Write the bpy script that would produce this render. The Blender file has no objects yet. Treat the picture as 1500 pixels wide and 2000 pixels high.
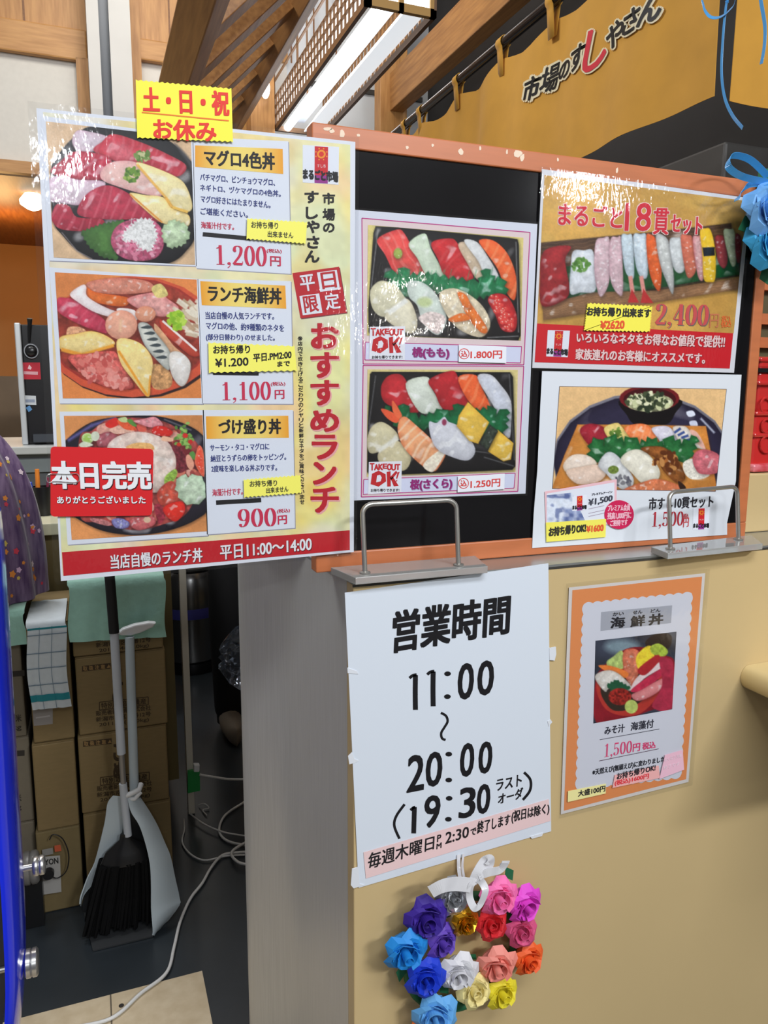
import bpy, bmesh, math, random
import numpy as np
from math import sin, cos, pi, radians, sqrt, atan2, exp
from mathutils import Vector, Matrix
random.seed(7)
NR = np.random.RandomState(7)
S = bpy.context.scene
COL = S.collection

# ------------------------------------------------------------------ camera
F = 1490.0
CAM = np.array([0.0, 0.0, 1.40])
YAW, PIT, ROL = radians(21), radians(-9), radians(0.25)
_fw = np.array([sin(YAW)*cos(PIT), cos(YAW)*cos(PIT), sin(PIT)])
_r0 = np.array([cos(YAW), -sin(YAW), 0.0])
_u0 = np.cross(_r0, _fw)
_r = _r0*cos(ROL) + _u0*sin(ROL)
_u = -_r0*sin(ROL) + _u0*cos(ROL)
cd = bpy.data.cameras.new('camera')
cd.sensor_fit = 'VERTICAL'
cd.sensor_height = 36.0
cd.lens = 36.0*F/2000.0
cd.clip_start = 0.02
co = bpy.data.objects.new('camera', cd)
M3 = Matrix(((_r[0], _u[0], -_fw[0]), (_r[1], _u[1], -_fw[1]), (_r[2], _u[2], -_fw[2])))
co.matrix_world = Matrix.Translation(Vector(CAM)) @ M3.to_4x4()
COL.objects.link(co)
S.camera = co
# ------------------------------------------------------------------ view, world, lights
S.view_settings.view_transform = 'Standard'
S.view_settings.look = 'None'
S.view_settings.gamma = 1.0
S.view_settings.use_curve_mapping = False
S.view_settings.exposure = 0.0
W = bpy.data.worlds.new('hall_ambient')
S.world = W
W.use_nodes = True
W.node_tree.nodes['Background'].inputs[0].default_value = (1.0, 0.97, 0.93, 1)
W.node_tree.nodes['Background'].inputs[1].default_value = 0.15

def area(name, loc, rot, sx, sy, power, col=(1, 1, 1)):
    l = bpy.data.lights.new(name, 'AREA')
    l.shape = 'RECTANGLE'
    l.size, l.size_y, l.energy, l.color = sx, sy, power, col
    o = bpy.data.objects.new(name, l)
    o.location, o.rotation_euler = loc, rot
    COL.objects.link(o)
    return o
def point(name, loc, power, col, r=0.05):
    l = bpy.data.lights.new(name, 'POINT')
    l.energy, l.color, l.shadow_soft_size = power, col, r
    o = bpy.data.objects.new(name, l)
    o.location = loc
    COL.objects.link(o)
    return o
# fluorescent ceiling fittings of the hall before the counter, and one added fill
area('ceiling_lamp_hall', (0.55, -0.75, 3.0), (radians(24), 0, 0), 1.7, 0.45, 40, (0.93, 0.96, 1.0))
area('hall_fill', (2.7, -5.0, 5.0), (radians(50), 0, radians(12)), 2.0, 0.4, 250, (0.95, 0.97, 1.0))  # added fill, evens the light down the counter front
area('ceiling_lamp_hall_rear', (-0.27, -3.2, 2.86), (radians(64), 0, 0), 0.28, 0.12, 13, (0.93, 0.96, 1.0))
area('ceiling_lamp_hall_corner', (3.72, -3.2, 3.02), (radians(62), 0, radians(38)), 0.2, 0.12, 6, (0.95, 0.97, 1.0))
area('ceiling_lamp_hall_far', (5.95, -12.0, 2.75), (radians(85), 0, radians(22)), 0.5, 0.2, 26, (1.0, 0.95, 0.88))
area('ceiling_lamp_hall_side', (-1.6, -1.6, 3.2), (radians(35), radians(-18), 0), 0.25, 1.2, 7, (0.93, 0.96, 1.0))
# unseen fill lights added over the alley and towards the far wall
area('far_wall_fill', (0.4, 3.6, 4.6), (radians(30), 0, 0), 1.6, 0.8, 52, (1.0, 0.94, 0.85))  # added to brighten the far wall and the upper timber
area('alley_fill', (-0.75, 2.5, 3.6), (0, radians(-38), 0), 0.5, 1.2, 46, (0.97, 0.98, 1.0))  # added fill for the curtain and the counter end
point('warm_lamp_room', (-0.55, 7.0, 2.45), 17, (1.0, 0.60, 0.25), 0.12)

# ------------------------------------------------------------------ pixel rays
def ray(x, y):
    return _fw + (x-750)/F*_r - (y-1000)/F*_u
def hit(x, y, ax, v):
    d = ray(x, y)
    return CAM + d*((v-CAM[ax])/d[ax])
def hy(x, y, Y): return hit(x, y, 1, Y)
def hz(x, y, Z=0.0): return hit(x, y, 2, Z)
def hx(x, y, X): return hit(x, y, 0, X)

# ------------------------------------------------------------------ materials
def lin(c):
    c = c/255.0
    return c/12.92 if c <= 0.04045 else ((c+0.055)/1.055)**2.4
WH = lin(228)
def alb(c, k=0.80):
    return tuple(min(0.95, lin(v)/WH*k) for v in c)
MATS = {}
def mat(name, rgb, rough=0.55, metal=0.0, coat=0.0, noise=0.0, nscale=20.0, stretch=(1, 1, 1), bump=0.0,
        emit=None, estr=0.0, trans=0.0, alpha=1.0, rgb2=None, spec=0.5, sheen=0.0, wave=None):
    if name in MATS:
        return MATS[name]
    m = bpy.data.materials.new(name)
    m.use_nodes = True
    nt = m.node_tree
    p = nt.nodes['Principled BSDF']
    c = alb(rgb)
    p.inputs['Base Color'].default_value = (*c, 1)
    p.inputs['Roughness'].default_value = rough
    p.inputs['Metallic'].default_value = metal
    p.inputs['Coat Weight'].default_value = coat
    p.inputs['Coat Roughness'].default_value = 0.12
    p.inputs['Specular IOR Level'].default_value = spec
    p.inputs['Transmission Weight'].default_value = trans
    p.inputs['Alpha'].default_value = alpha
    p.inputs['Sheen Weight'].default_value = sheen
    if emit:
        p.inputs['Emission Color'].default_value = (*emit, 1)
        p.inputs['Emission Strength'].default_value = estr
    if noise or bump or rgb2 or wave:
        tc = nt.nodes.new('ShaderNodeTexCoord')
        mp = nt.nodes.new('ShaderNodeMapping')
        mp.inputs['Scale'].default_value = stretch
        nt.links.new(tc.outputs['Object'], mp.inputs[0])
        if wave:
            nz = nt.nodes.new('ShaderNodeTexWave')
            nz.wave_type = 'BANDS'
            nz.bands_direction = wave
            nz.inputs['Distortion'].default_value = 3.5
            nz.inputs['Detail'].default_value = 2.0
            nz.inputs['Detail Scale'].default_value = 1.5
        else:
            nz = nt.nodes.new('ShaderNodeTexNoise')
            nz.inputs['Detail'].default_value = 5.0
        nz.inputs['Scale'].default_value = nscale
        nt.links.new(mp.outputs[0], nz.inputs[0])
        fac = nz.outputs['Fac']
        c2 = alb(rgb2) if rgb2 else tuple(v*(1-noise) for v in c)
        mx = nt.nodes.new('ShaderNodeMix')
        mx.data_type = 'RGBA'
        mx.inputs['A'].default_value = (*c, 1)
        mx.inputs['B'].default_value = (*c2, 1)
        rp = nt.nodes.new('ShaderNodeMapRange')
        rp.inputs['From Min'].default_value = 0.32
        rp.inputs['From Max'].default_value = 0.68
        nt.links.new(fac, rp.inputs[0])
        nt.links.new(rp.outputs[0], mx.inputs['Factor'])
        nt.links.new(mx.outputs['Result'], p.inputs['Base Color'])
        if bump:
            b = nt.nodes.new('ShaderNodeBump')
            b.inputs['Strength'].default_value = bump
            b.inputs['Distance'].default_value = 0.004
            nt.links.new(fac, b.inputs['Height'])
            nt.links.new(b.outputs[0], p.inputs['Normal'])
    MATS[name] = m
    return m

def print_mat(name, rough, coat):
    m = bpy.data.materials.new(name)
    m.use_nodes = True
    nt = m.node_tree
    p = nt.nodes['Principled BSDF']
    a = nt.nodes.new('ShaderNodeAttribute')
    a.attribute_name = 'Ink'
    nt.links.new(a.outputs['Color'], p.inputs['Base Color'])
    p.inputs['Roughness'].default_value = rough
    p.inputs['Coat Weight'].default_value = coat
    p.inputs['Coat Roughness'].default_value = 0.15
    p.inputs['Specular IOR Level'].default_value = 0.3
    return m
PRINT = print_mat('printed_ink', 0.55, 0.0)
GLOSSY = print_mat('printed_gloss', 0.3, 0.15)

def film_mat():
    m = bpy.data.materials.new('laminate_film')
    m.use_nodes = True
    nt = m.node_tree
    nt.nodes.remove(nt.nodes['Principled BSDF'])
    out = nt.nodes['Material Output']
    tr = nt.nodes.new('ShaderNodeBsdfTransparent')
    tr.inputs[0].default_value = (0.985, 0.988, 0.99, 1)
    gl = nt.nodes.new('ShaderNodeBsdfGlossy')
    gl.inputs['Roughness'].default_value = 0.06
    lw = nt.nodes.new('ShaderNodeLayerWeight')
    lw.inputs['Blend'].default_value = 0.5
    pw = nt.nodes.new('ShaderNodeMath')
    pw.operation = 'POWER'
    pw.inputs[1].default_value = 5.0
    nt.links.new(lw.outputs['Facing'], pw.inputs[0])
    fr = nt.nodes.new('ShaderNodeMapRange')
    fr.inputs['To Min'].default_value = 0.04
    fr.inputs['To Max'].default_value = 0.9
    nt.links.new(pw.outputs[0], fr.inputs[0])
    mx = nt.nodes.new('ShaderNodeMixShader')
    nt.links.new(fr.outputs[0], mx.inputs[0])
    nt.links.new(tr.outputs[0], mx.inputs[1])
    nt.links.new(gl.outputs[0], mx.inputs[2])
    nt.links.new(mx.outputs[0], out.inputs['Surface'])
    tc = nt.nodes.new('ShaderNodeTexCoord')
    big = nt.nodes.new('ShaderNodeTexNoise')
    big.inputs['Scale'].default_value = 9.0
    big.inputs['Detail'].default_value = 1.0
    mp = nt.nodes.new('ShaderNodeMapping')
    mp.inputs['Rotation'].default_value = (0, radians(25), 0)
    mp.inputs['Scale'].default_value = (160, 30, 60)
    fine = nt.nodes.new('ShaderNodeTexNoise')
    fine.inputs['Scale'].default_value = 1.0
    fine.inputs['Detail'].default_value = 2.0
    nt.links.new(tc.outputs['Object'], big.inputs[0])
    nt.links.new(tc.outputs['Object'], mp.inputs[0])
    nt.links.new(mp.outputs[0], fine.inputs[0])
    b1 = nt.nodes.new('ShaderNodeBump')
    b1.inputs['Strength'].default_value = 0.35
    b1.inputs['Distance'].default_value = 0.01
    b2 = nt.nodes.new('ShaderNodeBump')
    b2.inputs['Strength'].default_value = 0.16
    b2.inputs['Distance'].default_value = 0.002
    nt.links.new(big.outputs['Fac'], b1.inputs['Height'])
    nt.links.new(fine.outputs['Fac'], b2.inputs['Height'])
    nt.links.new(b1.outputs[0], b2.inputs['Normal'])
    nt.links.new(b2.outputs[0], gl.inputs['Normal'])
    return m
FILM = film_mat()

# ------------------------------------------------------------------ object helpers
ORG = {}
def thing(name, label, cat, loc, group=None):
    o = bpy.data.objects.new(name, None)
    o.empty_display_size = 0.05
    o.location = Vector(loc)
    COL.objects.link(o)
    o['label'], o['category'] = label, cat
    if group: o['group'] = group
    ORG[o.name] = np.array(loc, float)
    return o
def mesh(name, verts, faces, m, parent=None, smooth=False, cols=None, label=None, origin=None):
    v = np.array(verts, float)
    if parent is not None:
        L = ORG[parent.name]
    else:
        L = np.array(origin, float) if origin is not None else np.array([*((v.min(0)+v.max(0))/2)[:2], v.min(0)[2]])
    me = bpy.data.meshes.new(name)
    me.from_pydata((v-L).tolist(), [], [list(f) for f in faces])
    if cols is not None:
        at = me.color_attributes.new('Ink', 'FLOAT_COLOR', 'POINT')
        c = np.ones((len(v), 4), np.float32)
        c[:, :3] = cols
        at.data.foreach_set('color', c.ravel())
    me.materials.append(m)
    if smooth:
        me.polygons.foreach_set('use_smooth', [True]*len(me.polygons))
    me.update()
    o = bpy.data.objects.new(name, me)
    COL.objects.link(o)
    ORG[o.name] = L
    if parent is not None:
        o.parent = parent
    else:
        o.location = Vector(L)
    if label: o['label'] = label
    return o
def tag(o, label, cat, group=None):
    o['label'], o['category'] = label, cat
    if group: o['group'] = group
    return o
def struct(o):
    o['kind'] = 'structure'
    return o

class MB:
    """collects shapes of one part"""
    def __init__(s): s.v, s.f = [], []
    def add(s, v, f):
        n = len(s.v)
        s.v += [tuple(map(float, p)) for p in v]
        s.f += [tuple(n+i for i in q) for q in f]
        return s
    def box(s, a, b):
        (x0, y0, z0), (x1, y1, z1) = np.minimum(a, b), np.maximum(a, b)
        return s.add([(x0,y0,z0),(x1,y0,z0),(x1,y1,z0),(x0,y1,z0),(x0,y0,z1),(x1,y0,z1),(x1,y1,z1),(x0,y1,z1)],
                     [(0,3,2,1),(4,5,6,7),(0,1,5,4),(1,2,6,5),(2,3,7,6),(3,0,4,7)])
    def prism(s, pts, off):
        """polygon pts (3-D), extruded by vector off"""
        n = len(pts); P = [np.array(p, float) for p in pts]
        o = np.array(off, float)
        return s.add(P+[p+o for p in P], [tuple(range(n)), tuple(range(2*n-1, n-1, -1))] +
                     [(i, i+n, (i+1) % n+n, (i+1) % n) for i in range(n)])
    def tube(s, pts, r, n=10, closed=False):
        P = [np.array(p, float) for p in pts]; m = len(P)
        R = r if hasattr(r, '__len__') else [r]*m
        rings = []
        up = None
        for i in range(m):
            a = P[(i-1) % m] if (closed or i) else P[0]
            b = P[(i+1) % m] if (closed or i < m-1) else P[-1]
            t = b-a; t = t/(np.linalg.norm(t)+1e-12)
            if up is None:
                up = np.array([0, 0, 1.0]) if abs(t[2]) < 0.9 else np.array([1.0, 0, 0])
            u = up-t*np.dot(up, t); u /= np.linalg.norm(u)+1e-12
            w = np.cross(t, u); up = u
            rings.append([P[i]+R[i]*(cos(2*pi*k/n)*u+sin(2*pi*k/n)*w) for k in range(n)])
        v = [p for q in rings for p in q]
        f = []
        for i in range(m if closed else m-1):
            j = (i+1) % m
            f += [(i*n+k, i*n+(k+1) % n, j*n+(k+1) % n, j*n+k) for k in range(n)]
        if not closed:
            f += [tuple(range(n-1, -1, -1)), tuple((m-1)*n+k for k in range(n))]
        return s.add(v, f)
    def lathe(s, c, prof, n=24, axis=2, sx=1.0, sy=1.0):
        """prof: (radius, height) pairs about a point c"""
        c = np.array(c, float); v = []
        for r, h in prof:
            for k in range(n):
                a = 2*pi*k/n
                q = [r*cos(a)*sx, r*sin(a)*sy, h]
                if axis == 1: q = [q[0], h, q[1]]
                if axis == 0: q = [h, q[0], q[1]]
                v.append(c+q)
        m = len(prof)
        f = [(i*n+k, i*n+(k+1) % n, (i+1)*n+(k+1) % n, (i+1)*n+k) for i in range(m-1) for k in range(n)]
        f += [tuple(range(n-1, -1, -1)), tuple((m-1)*n+k for k in range(n))]
        return s.add(v, f)
    def grid(s, fn, nu, nv, th=0.0, closed_u=False):
        """surface fn(u,v) -> point; th thickens along the normal"""
        P = np.array([[fn(i/nu, j/nv) for j in range(nv+1)] for i in range(nu+1)], float)
        idx = lambda i, j: i*(nv+1)+j
        f = [(idx(i, j), idx(i+1, j), idx(i+1, j+1), idx(i, j+1)) for i in range(nu) for j in range(nv)]
        if not th:
            return s.add(P.reshape(-1, 3), f)
        du = np.gradient(P, axis=0); dv = np.gradient(P, axis=1)
        N = np.cross(du, dv); N /= np.linalg.norm(N, axis=2, keepdims=True)+1e-12
        Q = P-N*th
        n0 = (nu+1)*(nv+1)
        f2 = [tuple(n0+k for k in reversed(q)) for q in f]
        ed = []
        for i in range(nu):
            ed += [(idx(i+1,0), idx(i,0), n0+idx(i,0), n0+idx(i+1,0)), (idx(i,nv), idx(i+1,nv), n0+idx(i+1,nv), n0+idx(i,nv))]
        for j in range(nv):
            ed += [(idx(0,j), idx(0,j+1), n0+idx(0,j+1), n0+idx(0,j)), (idx(nu,j+1), idx(nu,j), n0+idx(nu,j), n0+idx(nu,j+1))]
        return s.add(np.concatenate([P.reshape(-1,3), Q.reshape(-1,3)]), f+f2+ed)
    def build(s, name, m, parent=None, smooth=False, bevel=0.0, label=None, origin=None, fix=True):
        o = mesh(name, s.v, s.f, m, parent, smooth, None, label, origin)
        if fix:
            b = bmesh.new(); b.from_mesh(o.data)
            bmesh.ops.recalc_face_normals(b, faces=b.faces)
            b.to_mesh(o.data); b.free()
        if bevel:
            md = o.modifiers.new('bevel', 'BEVEL')
            md.width, md.segments, md.limit_method = bevel, 2, 'ANGLE'
        if smooth:
            o.data.polygons.foreach_set('use_smooth', [True]*len(o.data.polygons))
            md = o.modifiers.new('edges', 'EDGE_SPLIT')
            md.split_angle = radians(50)
        return o
def spline(pts, n=8, closed=False):
    P = [np.array(p, float) for p in pts]; m = len(P); out = []
    for i in range(m if closed else m-1):
        g = lambda k: P[k % m] if closed else P[min(max(k, 0), m-1)]
        a, b, c, d = g(i-1), g(i), g(i+1), g(i+2)
        for k in range(n):
            t = k/n
            out.append(0.5*((2*b)+(-a+c)*t+(2*a-5*b+4*c-d)*t*t+(-a+3*b-3*c+d)*t**3))
    if not closed: out.append(P[-1])
    return out

# ------------------------------------------------------------------ lettering
_G = {}
def glyphs(s):
    if s in _G: return _G[s]
    c = bpy.data.curves.new('lettering', 'FONT')
    c.body, c.size, c.resolution_u = s, 1.0, 3
    o = bpy.data.objects.new('lettering', c)
    COL.objects.link(o)
    dg = bpy.context.evaluated_depsgraph_get()
    me = bpy.data.meshes.new_from_object(o.evaluated_get(dg))
    v = np.array([p.co[:2] for p in me.vertices]); f = [tuple(p.vertices) for p in me.polygons]
    bpy.data.objects.remove(o); bpy.data.curves.remove(c); bpy.data.meshes.remove(me)
    lo, hi = v.min(0), v.max(0)
    asp = (hi[0]-lo[0])/max(hi[1]-lo[1], 1e-6)
    v = (v-lo)/np.maximum(hi-lo, 1e-6)
    _G[s] = (v, f, asp)
    return _G[s]

class Sheet:
    """a flat printed sheet on a vertical plane facing the hall; drawn in crop coordinates"""
    def __init__(s, Y, crop=(0, 0, 1.0), back=None):
        s.Y, s.crop, s.buf, s.back = Y, crop, {}, back
    def px(s, p):
        ox, oy, k = s.crop
        return ox+p[0]/k, oy+p[1]/k
    def pt(s, p, d):
        x, y = s.px(p)
        q = hy(x, y, s.Y)
        return (q[0], s.Y-d, q[2])
    def put(s, part, V, Fc, C):
        b = s.buf.setdefault(part, [[], [], []])
        n = len(b[0])
        b[0] += V; b[1] += [tuple(n+i for i in f) for f in Fc]; b[2] += C
    def poly(s, part, pts, col, d):
        c = alb(col)
        V = [s.pt(p, d) for p in pts]
        s.put(part, V, [tuple(range(len(V)))], [c]*len(V))
    def line(s, part, a, b, w, col, d):
        a, b = np.array(a, float), np.array(b, float)
        t = b-a; n = np.array([-t[1], t[0]])/(np.hypot(*t)+1e-9)*w/2
        s.poly(part, [a-n, b-n, b+n, a+n], col, d)
    def path(s, part, pts, w, col, d, n=6):
        P = spline([(*p, 0) for p in pts], n)
        P = [p[:2] for p in P]
        L = []; R = []
        for i in range(len(P)):
            t = P[min(i+1, len(P)-1)]-P[max(i-1, 0)]
            m = np.array([-t[1], t[0]])/(np.hypot(*t)+1e-9)*w/2
            L.append(P[i]-m); R.append(P[i]+m)
        V = [s.pt(p, d) for p in L+R]; k = len(P)
        s.put(part, V, [(i, i+1, k+i+1, k+i) for i in range(k-1)], [alb(col)]*len(V))
    def frame(s, part, q, w, col, d):
        for i in range(4): s.line(part, q[i], q[(i+1) % 4], w, col, d)
    def grad(s, part, q, c0, c1, d, n=8):
        """quad TL TR BR BL, c0 at the ends and c1 in the middle"""
        q = [np.array(p, float) for p in q]
        c0, c1 = np.array(alb(c0)), np.array(alb(c1))
        V, C = [], []
        for i in range(n+1):
            t = i/n; m = sin(pi*t)
            V += [s.pt(q[0]+(q[1]-q[0])*t, d), s.pt(q[3]+(q[2]-q[3])*t, d)]
            C += [tuple(c0+(c1-c0)*m)]*2
        s.put(part, V, [(2*i, 2*i+2, 2*i+3, 2*i+1) for i in range(n)], C)
    def text(s, part, txt, BL, BR, hl, hr=None, col=(30, 30, 30), d=0.0004, bold=(0, 0), lean=None, rot=False):
        hr = hl if hr is None else hr
        v, f, asp = glyphs(txt)
        if rot: v = np.stack([v[:, 1], 1-v[:, 0]], 1)
        BL, BR = np.array(BL, float), np.array(BR, float)
        def up(p, h):
            if lean is not None: return p+np.array([lean*h, -h])
            x, y = s.px(p)
            return p+np.array([(x-710)/(10400-y)*h*1.0, -h])
        TL, TR = up(BL, hl), up(BR, hr)
        c = alb(col)
        sh = [(0, 0)]
        if bold[0] or bold[1]:
            bx, by = bold
            sh = [(bx, by), (-bx, by), (bx, -by), (-bx, -by), (0, 0), (bx, 0), (-bx, 0), (0, by), (0, -by)]
            if by == 0: sh = [(0, 0), (bx, 0), (-bx, 0)]
        for k, (dx, dy) in enumerate(sh):
            P = []
            for a, b in v:
                q = (BL*(1-a)+BR*a)*(1-b)+(TL*(1-a)+TR*a)*b+np.array([dx, dy])
                P.append(s.pt(q, d+k*1.5e-5))
            s.put(part, P, f, [c]*len(P))
    def char(s, part, ch, c, w, h, col, d=0.0004, bold=(0, 0), slope=0.0, lean=None):
        c = np.array(c, float)
        s.text(part, ch, c+(-w/2, h/2-slope*w/2), c+(w/2, h/2+slope*w/2), h, h, col, d, bold, lean)
    def didone(s, part, txt, BL, BR, hl, hr, col, d, thick=.15, thin=.028):
        """numerals with thick stems and thin joins"""
        BL, BR = np.array(BL, float), np.array(BR, float)
        adv = [.30 if c == ',' else .58 for c in txt]; tot = sum(adv); x0 = 0.0; kk = [0]
        c_ = alb(col)
        def M(x, y):
            u = x/tot; b = BL*(1-u)+BR*u; h = hl*(1-u)+hr*u
            X, Y = s.px(b)
            return b+np.array([(X-710)/(10400-Y), -1])*h*y
        def emit(P2, f):
            kk[0] += 1
            s.put(part, [s.pt(M(x, y), d+kk[0]*6e-6) for x, y in P2], f, [c_]*len(P2))
        def pen(pts, ox, w=None, closed=False):
            P = [q[:2] for q in spline([(*q, 0) for q in pts], 6, closed)]; n = len(P); L, R = [], []
            for i in range(n):
                a, b = (P[(i-1) % n], P[(i+1) % n]) if closed else (P[max(i-1, 0)], P[min(i+1, n-1)])
                t = (b-a)/(np.hypot(*(b-a))+1e-9)
                ww = w if w else thin+(thick-thin)*abs(t[1])**1.6
                m = np.array([-t[1], t[0]])*ww/2
                L.append(P[i]+m+(ox, 0)); R.append(P[i]-m+(ox, 0))
            rng = range(n if closed else n-1)
            emit(L+R, [(i, (i+1) % n, n+(i+1) % n, n+i) for i in rng])
        def ball(x, y, r, ox): emit([(ox+x+r*cos(a), y+r*.8*sin(a)) for a in np.linspace(0, 2*pi, 14, endpoint=False)], [tuple(range(14))])
        E_ = lambda cx, cy, rx, ry: [(cx+rx*cos(a), cy+ry*sin(a)) for a in np.linspace(0, 2*pi, 16, endpoint=False)]
        for ch, a in zip(txt, adv):
            o = x0; x0 += a
            if ch == '0': pen(E_(.29,.5,.19,.485), o, None, True)
            elif ch == '1': pen([(.30,0),(.30,.5),(.30,1)], o, thick); pen([(.12,.84),(.22,.88),(.30,.98)], o, .05); pen([(.10,.015),(.30,.015),(.50,.015)], o, .035)
            elif ch == '2':
                pen([(.11,.74),(.15,.92),(.29,.98),(.43,.90),(.45,.72),(.37,.48),(.20,.24),(.07,.05)], o); ball(.14,.73,.075,o); pen([(.07,.055),(.3,.055),(.50,.055)], o, .11); pen([(.50,.04),(.52,.20)], o, .035)
            elif ch == '4':
                pen([(.36,1.0),(.20,.66),(.03,.29)], o, .045); pen([(.03,.27),(.3,.27),(.54,.27)], o, .045); pen([(.37,1.0),(.37,.5),(.37,0)], o, thick); pen([(.22,.015),(.37,.015),(.52,.015)], o, .035)
            elif ch == '5':
                pen([(.12,.94),(.28,.94),(.46,.95)], o, .11); pen([(.12,.97),(.115,.7),(.11,.50)], o, .04); pen([(.11,.50),(.24,.60),(.40,.52),(.46,.32),(.40,.10),(.26,.02),(.12,.08),(.09,.2)], o); ball(.12,.19,.07,o)
            elif ch == '9':
                pen(E_(.28,.67,.185,.31), o, None, True); pen([(.465,.70),(.45,.40),(.36,.12),(.22,.02),(.11,.10)], o); ball(.13,.13,.07,o)
            elif ch == ',': ball(.14,.075,.085,o); pen([(.20,.07),(.18,-.05),(.07,-.15)], o, .04)
    def raster(s, part, pic, d):
        pic.noise(pic.st*1.6, .035); pic.noise(pic.st*6, .03)
        n, m = pic.nu, pic.nv
        V = [s.pt((x, y), d) for x, y in zip(pic.X.ravel(), pic.Y.ravel())]
        Cc = [alb(c) for c in np.clip(pic.C.reshape(-1, 3), 0, 255)]
        s.put(part, V, [(i*m+j, (i+1)*m+j, (i+1)*m+j+1, i*m+j+1) for i in range(n-1) for j in range(m-1)], Cc)
    def base(s, pts, col, th=0.0006, part='paper'):
        n = len(pts)
        fr = [s.pt(p, 0) for p in pts]; bk = [(x, y+th, z) for x, y, z in fr]
        s.put(part, fr+bk, [tuple(range(n)), tuple(range(2*n-1, n-1, -1))]+[(i, i+n, (i+1) % n+n, (i+1) % n) for i in range(n)], [alb(col)]*(2*n))
    def finish(s, name, label, cat, group=None, main=None, mats=None, film=None, film_d=0.0022, tape=None):
        """main: buffer that becomes the root when it is the only one"""
        mats = mats or {}
        allv = np.array([p for b in s.buf.values() for p in b[0]])
        loc = np.array([(allv[:,0].min()+allv[:,0].max())/2, s.Y, allv[:,2].min()])
        if len(s.buf) == 1 and film is None:
            (k, b), = s.buf.items()
            return tag(mesh(name, b[0], b[1], mats.get(k, PRINT), None, cols=b[2], origin=loc), label, cat, group)
        t = thing(name, label, cat, loc, group)
        for k, b in s.buf.items():
            if len(k) > 4 and k[-2] == '.': nm = k[:-2]
            else: nm = k
            mesh(nm, b[0], b[1], mats.get(k, mats.get(nm, PRINT)), t, cols=b[2])
        if film:
            mb = MB().prism([s.pt(p, film_d) for p in film], (0, 0.0001, 0))
            mb.build('laminate_film', FILM, t)
        return t
def zig(q, n, amp, edges=(0, 2)):
    """quad TL TR BR BL with pinked edges"""
    out = []
    for e in range(4):
        a, b = np.array(q[e], float), np.array(q[(e+1) % 4], float)
        if e in edges:
            t = b-a; m = np.array([-t[1], t[0]])/np.hypot(*t)*amp
            out += [tuple(a+t*i/(2*n)+m*(i % 2)) for i in range(2*n)]
        else:
            out.append(tuple(a))
    return out

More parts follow.
